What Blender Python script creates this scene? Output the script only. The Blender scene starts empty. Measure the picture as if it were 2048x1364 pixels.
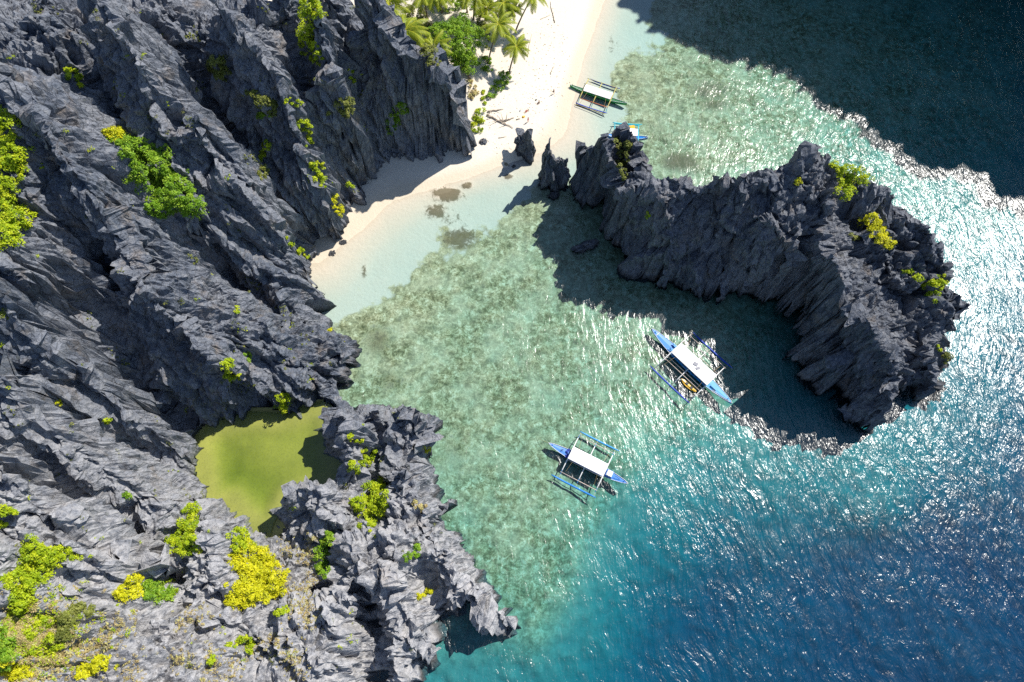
import bpy, bmesh, math, random
import numpy as np
from mathutils import Vector, Matrix
from mathutils.bvhtree import BVHTree

random.seed(7); np.random.seed(7)
R = math.radians
sc = bpy.context.scene
C = sc.collection

# ------------------------------------------------------------------ camera, sky, sun
CAM_H, TILT, FPX = 144.0, R(22), 1380.0
cd = bpy.data.cameras.new('camera'); cam = bpy.data.objects.new('camera', cd); C.objects.link(cam)
cam.location = (0, 0, CAM_H); cam.rotation_euler = (TILT, 0, 0)
cd.sensor_width = 36; cd.lens = 36 * FPX / 2048; cd.clip_start = 1; cd.clip_end = 6000
sc.camera = cam
SUN_EL, SUN_DIR = R(51), Vector((.79, .62, 0)).normalized()
w = bpy.data.worlds.new('World'); sc.world = w; w.use_nodes = True
nt = w.node_tree; bg = nt.nodes['Background']; sky = nt.nodes.new('ShaderNodeTexSky')
sky.sky_type = 'NISHITA'; sky.sun_disc = False; sky.sun_elevation = SUN_EL
sky.sun_rotation = math.atan2(SUN_DIR.x, SUN_DIR.y)
sky.altitude = 0; sky.air_density = 1.0; sky.dust_density = 0.3; sky.ozone_density = 2.0
nt.links.new(sky.outputs[0], bg.inputs[0]); bg.inputs[1].default_value = 0.118
sd = bpy.data.lights.new('sun', 'SUN'); sd.energy = 5.0; sd.angle = R(.5); sd.color = (1, .96, .89)
sun = bpy.data.objects.new('sun', sd); C.objects.link(sun)
tosun = Vector((SUN_DIR.x * math.cos(SUN_EL), SUN_DIR.y * math.cos(SUN_EL), math.sin(SUN_EL)))
sun.rotation_euler = tosun.to_track_quat('Z', 'Y').to_euler(); sun.location = (60, 60, 200)
sc.view_settings.view_transform = 'Standard'; sc.view_settings.look = 'None'
sc.view_settings.exposure = 0.36; sc.view_settings.gamma = 1; sc.view_settings.use_curve_mapping = False
sc.render.engine = 'CYCLES'
cy = sc.cycles
cy.use_denoising = False; cy.max_bounces = 8; cy.transparent_max_bounces = 12; cy.diffuse_bounces = 3
cy.glossy_bounces = 2; cy.transmission_bounces = 2; cy.volume_bounces = 0
cy.caustics_reflective = False; cy.caustics_refractive = False
cy.sample_clamp_direct = 0; cy.sample_clamp_indirect = 4

# ------------------------------------------------------------------ helpers
ct, st = math.cos(TILT), math.sin(TILT)
def P(px, py, h=0.0):
    """world point seen at photo pixel (px,py) at height h"""
    u = (px - 1024) / FPX; v = (682 - py) / FPX
    d = (u, st + v * ct, -ct + v * st); t = (h - CAM_H) / d[2]
    return np.array((d[0] * t, d[1] * t, h))
def raydir(px, py):
    u = (px - 1024) / FPX; v = (682 - py) / FPX
    return Vector((u, st + v * ct, -ct + v * st)).normalized()

def tag(o, label=None, cat=None, group=None, kind=None):
    if label: o['label'] = label
    if cat: o['category'] = cat
    if group: o['group'] = group
    if kind: o['kind'] = kind
    return o
def empty(name, loc=(0, 0, 0), rz=0.0):
    o = bpy.data.objects.new(name, None); C.objects.link(o); o.location = loc; o.rotation_euler = (0, 0, rz)
    o.empty_display_size = .3
    return o
def link(name, me, mat=None, parent=None):
    o = bpy.data.objects.new(name, me); C.objects.link(o)
    if mat is not None and not me.materials: me.materials.append(mat)
    if parent is not None: o.parent = parent
    return o
def np_mesh(name, V, F, mats=(), smooth=False):
    me = bpy.data.meshes.new(name)
    V = np.asarray(V, np.float32); F = np.asarray(F, np.int32); k = F.shape[1]
    me.vertices.add(len(V)); me.vertices.foreach_set('co', V.ravel())
    me.loops.add(F.size); me.loops.foreach_set('vertex_index', F.ravel())
    me.polygons.add(len(F)); me.polygons.foreach_set('loop_start', np.arange(len(F), dtype=np.int32) * k)
    me.polygons.foreach_set('loop_total', np.full(len(F), k, np.int32))
    me.polygons.foreach_set('use_smooth', np.full(len(F), smooth))
    me.update(calc_edges=True)
    for m in mats: me.materials.append(m)
    return me

# ---- vectorised gradient noise and cell noise
_rs = np.random.RandomState(3)
_perm = _rs.permutation(4096).astype(np.int64)
_g = _rs.normal(size=(4096, 3)); _g /= np.linalg.norm(_g, axis=1)[:, None]; _g = _g.astype(np.float32)
_rnd = _rs.uniform(-1, 1, size=(4096, 6)).astype(np.float32)
def _h(i, j, k): return _perm[(_perm[(_perm[i & 4095] + j) & 4095] + k) & 4095]
def noise3(p):
    p = p.astype(np.float32); f = np.floor(p); i = f.astype(np.int64); d = p - f
    w3 = d * d * d * (d * (d * 6 - 15) + 10); out = np.zeros(len(p), np.float32)
    for a in (0, 1):
        for b in (0, 1):
            for c in (0, 1):
                g = _g[_h(i[:, 0] + a, i[:, 1] + b, i[:, 2] + c)]
                o = d - np.array((a, b, c), np.float32)
                wt = (w3[:, 0] if a else 1 - w3[:, 0]) * (w3[:, 1] if b else 1 - w3[:, 1]) * (w3[:, 2] if c else 1 - w3[:, 2])
                out += wt * (g * o).sum(1)
    return out * 1.6
def ridged(p, octs=4, seed=0.0):
    s = 0; a = 1; tot = 0; q = p + seed
    for o in range(octs):
        s = s + a * (1 - np.abs(noise3(q)) * 2.2); tot += a; a *= .5; q = q * 2.03 + 17.3
    return s / tot
def fbm(p, octs=4, seed=0.0):
    s = 0; a = 1; tot = 0; q = p + seed
    for o in range(octs):
        s = s + a * noise3(q); tot += a; a *= .5; q = q * 2.03 + 31.7
    return s / tot
def facets(p, seed=0):
    """each voronoi cell is a tilted plane: angular broken rock; returns offset and the cell crack distance"""
    p = (p + seed * 13.7).astype(np.float32); f = np.floor(p).astype(np.int64); d = p - f
    n = len(p); b1 = np.full(n, 9., np.float32); b2 = b1.copy(); val = np.zeros(n, np.float32)
    for a in (-1, 0, 1):
        for b in (-1, 0, 1):
            for c in (-1, 0, 1):
                hh = _h(f[:, 0] + a, f[:, 1] + b, f[:, 2] + c); r = _rnd[hh]
                o = d - (np.array((a, b, c), np.float32) + .5 + r[:, :3] * .42)
                q = (o * o).sum(1)
                v = (o * r[:, 3:6]).sum(1) * 1.1 + r[:, 4] * .45
                m = q < b1
                b2 = np.where(m, b1, np.minimum(b2, q)); val = np.where(m, v, val); b1 = np.where(m, q, b1)
    return val, np.sqrt(b2) - np.sqrt(b1)
def sstep(a, b, x):
    t = np.clip((x - a) / (b - a), 0, 1); return t * t * (3 - 2 * t)

# ---- membrane interpolation through polylines (sharp crests and valleys)
class Field:
    def __init__(s, x0, x1, y0, y1, res):
        s.x0, s.y0, s.res = x0, y0, res
        s.nx = int(round((x1 - x0) / res)) + 1; s.ny = int(round((y1 - y0) / res)) + 1
        s.sum = np.zeros((s.ny, s.nx)); s.cnt = np.zeros((s.ny, s.nx))
        s.X, s.Y = np.meshgrid(x0 + np.arange(s.nx) * res, y0 + np.arange(s.ny) * res)
    def pts(s, A):
        i = np.round((A[:, 1] - s.y0) / s.res).astype(int); j = np.round((A[:, 0] - s.x0) / s.res).astype(int)
        m = (i >= 0) & (j >= 0) & (i < s.ny) & (j < s.nx)
        np.add.at(s.sum, (i[m], j[m]), A[m, 2]); np.add.at(s.cnt, (i[m], j[m]), 1)
    def line(s, L):
        L = np.array(L, float)
        for a, b in zip(L[:-1], L[1:]):
            n = max(2, int(np.hypot(*(b - a)[:2]) / (s.res * .5)) + 1)
            t = np.linspace(0, 1, n)[:, None]; s.pts(a + (b - a) * t)
    def force(s, mask, z): s.sum[mask] = z; s.cnt[mask] = 1
    def solve(s, iters=120):
        fix0 = s.cnt > 0; val0 = np.where(fix0, s.sum / np.maximum(s.cnt, 1), 0)
        levels = [(val0, fix0)]
        while min(levels[-1][0].shape) > 24:
            v, f = levels[-1]; ny, nx = (v.shape[0] + 1) // 2, (v.shape[1] + 1) // 2
            pv = np.zeros((ny * 2, nx * 2)); pf = np.zeros((ny * 2, nx * 2))
            pv[:v.shape[0], :v.shape[1]] = v * f; pf[:v.shape[0], :v.shape[1]] = f
            sv = pv.reshape(ny, 2, nx, 2).sum((1, 3)); sf = pf.reshape(ny, 2, nx, 2).sum((1, 3))
            levels.append((np.where(sf > 0, sv / np.maximum(sf, 1), 0), sf > 0))
        u = None
        for v, f in reversed(levels):
            if u is None: u = np.full(v.shape, v[f].mean())
            else:
                u = np.repeat(np.repeat(u, 2, 0), 2, 1)[:v.shape[0], :v.shape[1]]
            u[f] = v[f]
            for _ in range(iters):
                p = np.pad(u, 1, mode='edge')
                u = (p[:-2, 1:-1] + p[2:, 1:-1] + p[1:-1, :-2] + p[1:-1, 2:]) * .25
                u[f] = v[f]
        s.Z = u; return u
    def at(s, x, y, Z=None):
        Z = s.Z if Z is None else Z
        fx = np.clip((x - s.x0) / s.res, 0, s.nx - 1.001); fy = np.clip((y - s.y0) / s.res, 0, s.ny - 1.001)
        j = fx.astype(int); i = fy.astype(int); a = fx - j; b = fy - i
        return (Z[i, j] * (1 - a) + Z[i, j + 1] * a) * (1 - b) + (Z[i + 1, j] * (1 - a) + Z[i + 1, j + 1] * a) * b
def blur(Z, n):
    for _ in range(n):
        p = np.pad(Z, 1, mode='edge')
        Z = (p[:-2, 1:-1] + p[2:, 1:-1] + p[1:-1, :-2] + p[1:-1, 2:] + 2 * Z) / 6
    return Z
def inside(X, Y, poly):
    r = np.zeros(X.shape, bool); n = len(poly)
    for k in range(n):
        x1, y1 = poly[k][:2]; x2, y2 = poly[(k + 1) % n][:2]
        if y1 == y2: continue
        c = ((y1 > Y) != (y2 > Y)) & (X < (x2 - x1) * (Y - y1) / (y2 - y1) + x1)
        r ^= c
    return r
def pl(*pts): return [P(*p) for p in pts]          # (px,py,h)
def mixed(pts):                                     # ('w',x,y) world or (px,py)
    return [np.array((p[1], p[2], 0.)) if p[0] == 'w' else P(p[0], p[1], 0) for p in pts]
# ------------------------------------------------------------------ materials
class M:
    """tiny node-graph builder"""
    def __init__(s, name):
        s.m = bpy.data.materials.new(name); s.m.use_nodes = True; s.t = s.m.node_tree
        s.b = s.t.nodes['Principled BSDF']; s.out = s.t.nodes['Material Output']
    def n(s, typ, **kw):
        nd = s.t.nodes.new('ShaderNode' + typ)
        for k, v in kw.items():
            if k == 'inp':
                for a, b in v.items():
                    if hasattr(b, 'is_output') or isinstance(b, bpy.types.NodeSocket): s.t.links.new(b, nd.inputs[a])
                    else: nd.inputs[a].default_value = b
            else: setattr(nd, k, v)
        return nd
    def l(s, a, b): s.t.links.new(a, b)
    def set(s, k, v):
        if isinstance(v, bpy.types.NodeSocket): s.l(v, s.b.inputs[k])
        else: s.b.inputs[k].default_value = v
    def pos(s): return s.n('NewGeometry').outputs['Position']
    def map(s, vec, scale, rot=(0, 0, 0)):
        return s.n('Mapping', inp={'Vector': vec, 'Scale': scale, 'Rotation': rot}).outputs[0]
    def noise(s, vec, scale, detail=4, rough=.5, dist=0.0, color=False):
        nd = s.n('TexNoise', inp={'Vector': vec, 'Scale': scale, 'Detail': detail, 'Roughness': rough, 'Distortion': dist})
        return nd.outputs[1 if color else 0]
    def ramp(s, fac, stops, interp='LINEAR'):
        nd = s.n('ValToRGB', inp={0: fac}); cr = nd.color_ramp; cr.interpolation = interp
        while len(cr.elements) < len(stops): cr.elements.new(.5)
        for e, (p, c) in zip(cr.elements, stops):
            e.position = p; e.color = (*c, 1) if isinstance(c, tuple) else (c, c, c, 1)
        return nd.outputs[0]
    def mix(s, f, a, b, mode='MIX'):
        nd = s.n('Mix', data_type='RGBA', blend_type=mode)
        for k, v in ((0, f), (6, a), (7, b)):
            if isinstance(v, bpy.types.NodeSocket): s.l(v, nd.inputs[k])
            else: nd.inputs[k].default_value = (*v, 1) if isinstance(v, tuple) else v
        return nd.outputs[2]
    def math(s, op, a, b=0.0, clamp=False):
        nd = s.n('Math', operation=op, use_clamp=clamp)
        for k, v in ((0, a), (1, b)):
            if isinstance(v, bpy.types.NodeSocket): s.l(v, nd.inputs[k])
            else: nd.inputs[k].default_value = v
        return nd.outputs[0]
    def bump(s, h, dist, strength=1.0, normal=None):
        nd = s.n('Bump', inp={'Height': h, 'Distance': dist, 'Strength': strength})
        if normal is not None: s.l(normal, nd.inputs['Normal'])
        return nd.outputs[0]
    def attr(s, name): return s.n('Attribute', attribute_name=name).outputs['Fac']

STREAK = np.array((-.35, .12, 1.0)); STREAK /= np.linalg.norm(STREAK)
def rock_material(name, rot, tone=1.0, warm=0.0, shelf=False):
    m = M(name); p = m.pos()
    al = m.n('VectorRotate', rotation_type='EULER_XYZ', inp={'Vector': p, 'Rotation': rot}).outputs[0]
    st_ = m.map(al, (1, 1, .22))
    big = m.noise(m.map(al, (.08, .08, .03)), 1, 3)
    mid = m.noise(st_, .9, 6, .62)
    fine = m.noise(st_, 3.2, 5, .7)
    base = m.ramp(mid, [(.28, (.045 * tone, .056 * tone, .078 * tone)), (.5, (.108 * tone, .122 * tone, .15 * tone)),
                        (.7, (.215 * tone, .216 * tone, .225 * tone))])
    c = m.mix(m.ramp(big, [(.38, 0.), (.66, .6)]), base, (.235 * tone, .24 * tone, .26 * tone))
    # brown iron and soil stains
    br = m.noise(p, .22, 5, .65)
    c = m.mix(m.ramp(br, [(.55, 0.), (.72, .5 + warm)]), c, (.24, .18, .125))
    c = m.mix(m.ramp(fine, [(.3, .55), (.5, 0.)]), c, (.03, .033, .042))
    # thin dark fissures along the strata
    vo = m.n('TexVoronoi', feature='DISTANCE_TO_EDGE', inp={'Vector': m.map(al, (1, 1, .28)), 'Scale': .8, 'Randomness': 1.}).outputs[0]
    c = m.mix(m.ramp(vo, [(0., .75), (.045, 0.)]), c, (.02, .022, .028))
    if shelf:   # the low, flatter southern shelf is blended towards a paler grey
        yy = m.n('SeparateXYZ', inp={0: p}).outputs[1]
        fz = m.n('MapRange', inp={0: m.math('ADD', yy, m.math('MULTIPLY', m.math('SUBTRACT', br, .5), 30.)), 1: 42., 2: 8., 3: 0., 4: .62}).outputs[0]
        c = m.mix(m.math('MULTIPLY', fz, m.ramp(mid, [(.3, .1), (.55, 1.)])), c, (.56, .54, .53))
    # tidal notch: blackened wet band just above the water
    z = m.n('SeparateXYZ', inp={0: p}).outputs[2]
    tide = m.n('MapRange', inp={0: z, 1: .3, 2: 1.6, 3: .7, 4: 0.}).outputs[0]
    c = m.mix(tide, c, (.028, .026, .024))
    # thin mossy growth
    g = m.noise(p, .5, 6, .7)
    c = m.mix(m.ramp(g, [(.63, 0.), (.74, .4)]), c, (.12, .13, .04))
    m.set('Base Color', c); m.set('Roughness', .85); m.set('Specular IOR Level', .25)
    n1 = m.bump(vo, .35, .7); n2 = m.bump(mid, .8, .7, n1); n3 = m.bump(fine, .28, .8, n2)
    m.set('Normal', n3)
    return m.m
MAT = {}
MAT['rock'] = rock_material('limestone', (R(-7), R(-19), 0), 1.25, .1, True)
MAT['rock2'] = rock_material('dark limestone', (0, R(8), 0), 1.05)

def sand_material():
    m = M('coral sand and reef'); p = m.pos()
    n = m.noise(p, .06, 4); f = m.noise(p, 3., 5, .7)
    sand = m.mix(n, (.68, .6, .49), (.75, .69, .59))
    sand = m.mix(m.ramp(f, [(.35, .25), (.6, 0.)]), sand, (.54, .44, .32))
    wet = m.attr('wet'); sand = m.mix(wet, sand, (.6, .51, .38))
    # footprints and dimples
    # reef; its mottling also stands in for caustic light, put into the colour
    reef = m.attr('reef')
    v1 = m.noise(p, .75, 8, .72, .5); v2 = m.noise(p, .12, 4, .6); v3 = m.noise(p, 3.0, 6, .75)
    rc = m.ramp(v1, [(.32, (.08, .075, .03)), (.43, (.25, .21, .1)), (.53, (.5, .42, .23)), (.65, (.84, .74, .5))])
    rc = m.mix(m.ramp(v3, [(.36, .85), (.5, 0.)]), rc, (.09, .1, .045))
    rc = m.mix(m.ramp(v3, [(.56, 0.), (.72, .6)]), rc, (.86, .76, .54))
    rc = m.mix(m.ramp(v2, [(.42, 0.), (.68, .5)]), rc, (.7, .62, .42))
    rc = m.mix(m.attr('deep'), rc, (.36, .37, .29))
    k = m.math('ADD', reef, m.math('MULTIPLY', m.math('SUBTRACT', v1, .5), 1.1))
    k = m.math('ADD', k, m.math('MULTIPLY', m.math('SUBTRACT', v2, .5), 1.2))
    c = m.mix(m.ramp(k, [(.35, 0.), (.62, 1.)]), sand, rc)
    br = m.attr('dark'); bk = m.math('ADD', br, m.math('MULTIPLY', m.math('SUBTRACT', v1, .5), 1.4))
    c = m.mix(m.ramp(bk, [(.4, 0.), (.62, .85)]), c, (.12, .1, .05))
    m.set('Base Color', c); m.set('Roughness', .95); m.set('Specular IOR Level', .1)
    rip = m.noise(m.map(p, (1, 1, 1)), 1.2, 6, .65)
    m.set('Normal', m.bump(rip, .22, .6))
    return m.m
MAT['sand'] = sand_material()

def water_material(name, density, col, bump=1.0, rough=.235):
    m = M(name); t = m.t; t.nodes.remove(m.b); p = m.pos()
    # wave trains: short wind chop crossed with two swells, patchy strength
    warp = m.noise(p, .05, 2, .5, 0, True)
    pw = m.n('VectorMath', operation='MULTIPLY_ADD', inp={0: warp, 1: (9, 9, 0), 2: p}).outputs[0]
    a = m.noise(m.map(pw, (1, .30, 1), (0, 0, R(-32))), .6, 3, .55, .4)
    b = m.noise(m.map(pw, (1, .42, 1), (0, 0, R(18))), 1.15, 3, .6, .5)
    c = m.noise(m.map(pw, (1, .6, 1), (0, 0, R(-60))), 2.2, 2, .6, .3)
    if name == 'sea water':
        ch = m.attr('chop'); a = m.math('MULTIPLY', a, ch); b = m.math('MULTIPLY', b, m.math('ADD', m.math('MULTIPLY', ch, .75), .2))
        pt = m.noise(m.map(p, (.6, 1, 1), (0, 0, R(30))), .045, 2); b = m.math('MULTIPLY', b, m.ramp(pt, [(.35, .55), (.65, 1.)]))
    n = m.bump(a, .46 * bump, 1.); n = m.bump(b, .27 * bump, 1., n); n = m.bump(c, .03 * bump, 1., n)
    gl = m.n('BsdfGlossy', inp={'Color': (1, 1, 1, 1), 'Roughness': rough, 'Normal': n}).outputs[0]
    tr = m.n('BsdfTransparent').outputs[0]
    fr = m.n('Fresnel', inp={'IOR': 1.42}).outputs[0]
    mx = m.n('MixShader', inp={0: fr, 1: tr, 2: gl}).outputs[0]
    m.l(mx, m.out.inputs['Surface'])
    va = m.n('VolumeAbsorption', inp={'Color': (*col, 1), 'Density': density}).outputs[0]
    m.l(va, m.out.inputs['Volume'])
    return m.m
MAT['sea'] = water_material('sea water', 1.0, (.66, .91, .958), 1.0)
MAT['lagoon'] = water_material('lagoon water', .65, (.6, .76, .3), .3)

def simple(name, col, rough=.6, var=.12, scale=3.0, metallic=0.0):
    m = M(name); p = m.n('TexCoord').outputs['Object']
    n = m.noise(p, scale, 5, .6)
    c = m.mix(n, tuple(x * (1 - var) for x in col), tuple(min(1, x * (1 + var)) for x in col))
    m.set('Base Color', c); m.set('Roughness', rough); m.set('Metallic', metallic)
    return m.m
def leaf_material(name, c1, c2, c3):
    m = M(name); info = m.n('ObjectInfo').outputs['Random']; at = m.attr('tint'); p = m.pos()
    n = m.noise(p, .7, 3)
    c = m.ramp(m.math('ADD', m.math('MULTIPLY', at, .7), m.math('MULTIPLY', n, .3)), [(.1, c1), (.5, c2), (.85, c3)])
    m.set('Base Color', c); m.set('Roughness', .5); m.set('Specular IOR Level', .3)
    tl = m.n('BsdfTranslucent', inp={'Color': c}).outputs[0]
    mx = m.n('MixShader', inp={0: .3, 1: m.b.outputs[0], 2: tl}).outputs[0]
    m.l(mx, m.out.inputs['Surface'])
    return m.m
MAT['lime'] = leaf_material('lime leaves', (.15, .25, .008), (.38, .5, .012), (.6, .64, .02))
MAT['green'] = leaf_material('green leaves', (.09, .19, .01), (.2, .37, .018), (.36, .5, .035))
MAT['yellow'] = leaf_material('yellow leaves', (.3, .32, .01), (.6, .6, .012), (.78, .72, .02))
MAT['olive'] = leaf_material('olive leaves', (.09, .11, .02), (.2, .23, .04), (.34, .35, .08))
MAT['dry'] = leaf_material('dry grass', (.32, .24, .1), (.55, .44, .2), (.62, .6, .22))
MAT['palm'] = leaf_material('palm leaves', (.1, .17, .01), (.27, .34, .018), (.52, .5, .035))
MAT['bark'] = simple('bark', (.24, .19, .14), .9, .35, 6)
MAT['wood'] = simple('bleached driftwood', (.38, .31, .24), .9, .25, 4)

# ------------------------------------------------------------------ the rock masses
def rock_mesh(name, fld, step, mat, streak, big=1.0, cell=6.0, blocky=1.0, flute=2.0, fine=1.0, zmin=-3.2, seed=0.0, zstretch=.3, box=None):
    x0, x1, y0, y1 = box or (fld.x0, fld.x0 + (fld.nx - 1) * fld.res, fld.y0, fld.y0 + (fld.ny - 1) * fld.res)
    nx = int((x1 - x0) / step) + 1; ny = int((y1 - y0) / step) + 1
    X, Y = np.meshgrid(x0 + np.arange(nx) * step, y0 + np.arange(ny) * step)
    # warp the lookup so crests are never straight
    q = np.stack([X.ravel(), Y.ravel(), np.zeros(X.size)], 1)
    wx = fbm(q * .12, 4, 5 + seed).reshape(X.shape) * 1.3 * big; wy = fbm(q * .12, 4, 55 + seed).reshape(X.shape) * 1.3 * big
    Z = fld.at(X + wx, Y + wy)
    keep = Z > zmin
    gy, gx = np.gradient(Z, step)
    nrm = np.stack([-gx, -gy, np.ones_like(Z)], 2); nrm /= np.linalg.norm(nrm, axis=2)[..., None]
    V = np.stack([X, Y, Z], 2).reshape(-1, 3); N = nrm.reshape(-1, 3)
    idx = np.nonzero(keep.ravel())[0]; remap = -np.ones(X.size, np.int64); remap[idx] = np.arange(len(idx))
    V = V[idx]; N = N[idx]
    k = keep[:-1, :-1] & keep[1:, :-1] & keep[:-1, 1:] & keep[1:, 1:]
    i, j = np.nonzero(k); a = i * nx + j
    F = remap[np.stack([a, a + 1, a + nx + 1, a + nx], 1)]
    # stretch noise along the streak direction
    s = streak / np.linalg.norm(streak); al = (V @ s)[:, None]
    Q = V - al * s * (1 - zstretch)
    D = np.zeros(len(V), np.float32)
    w0 = fbm(Q * .1, 3, 9 + seed)
    Qw = Q + np.stack([w0, -w0, w0], 1) * 2
    f1, e1 = facets(Qw / cell, 1 + seed); D += f1 * 1.5 * big * blocky
    D += (ridged(Q / 7.0, 3, 3 + seed) - .55) * 1.7 * big * (.4 + .5 * flute)
    f2, e2 = facets(Qw / 2.3, 2 + seed); D += f2 * .75 * fine * blocky
    D += (ridged(Q / 3.4, 3, 5 + seed) - .55) * 1.3 * flute
    D -= np.clip(.10 - e1, 0, .10) * 9.0
    f3, e3 = facets(Q / .95, 3 + seed); D += f3 * .36 * fine
    D -= np.clip(.12 - e2, 0, .12) * 4.0
    D += (ridged(Q / 1.3, 3, 8 + seed) - .55) * .6 * fine
    D += fbm(V / .7, 2, 4) * .3 * fine
    N2 = N.copy(); up = sstep(.75, .98, N[:, 2])          # flat tops grow pinnacles, walls grow flutes
    V2 = V + N2 * D[:, None]
    V2[:, 2] += up * np.maximum(ridged(V[:, :3] * np.array((1, 1, .2)) / 2.2, 3, 21) - .45, 0) * 1.6
    me = np_mesh(name, V2, F, [mat])
    return me, V2, F

# ---- main cliff
CF = Field(-175, 15, -60, 195, .5)
cliff_foot = mixed([('w', -175, 195), ('w', -66, 195), ('w', -52, 168), ('w', -38, 143), ('w', -24, 132), ('w', -13, 130),
    (958, 180), (950, 230), (952, 290), (948, 312), (935, 320), (893, 312), (880, 328), (845, 318), (800, 335), (765, 322),
    (750, 350), (742, 395), (732, 424), (694, 440), (688, 482), (655, 503), (620, 503), (636, 560), (668, 612), (702, 646),
    (735, 640), (756, 664), (742, 700), (734, 760), (728, 797), (800, 793), (835, 800), (882, 832), (884, 880), (872, 930),
    (915, 995), (935, 1030), (968, 1065), (1000, 1130), (1012, 1190), (1047, 1240), (1035, 1270), (1010, 1312), (990, 1298),
    (955, 1268), (925, 1285), (905, 1300), (888, 1345), (865, 1345), (835, 1364), (800, 1430), ('w', -25, -60), ('w', -175, -60)])
lagoon_poly = mixed([(412, 885), (440, 858), (500, 845), (560, 848), (635, 828), (655, 842), (650, 900), (670, 940), (664, 962),
    (635, 972), (578, 990), (552, 1030), (545, 1056), (515, 1045), (490, 1022), (470, 1000), (430, 1002), (420, 950)])
ins = inside(CF.X, CF.Y, cliff_foot); lag = inside(CF.X, CF.Y, lagoon_poly)
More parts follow.
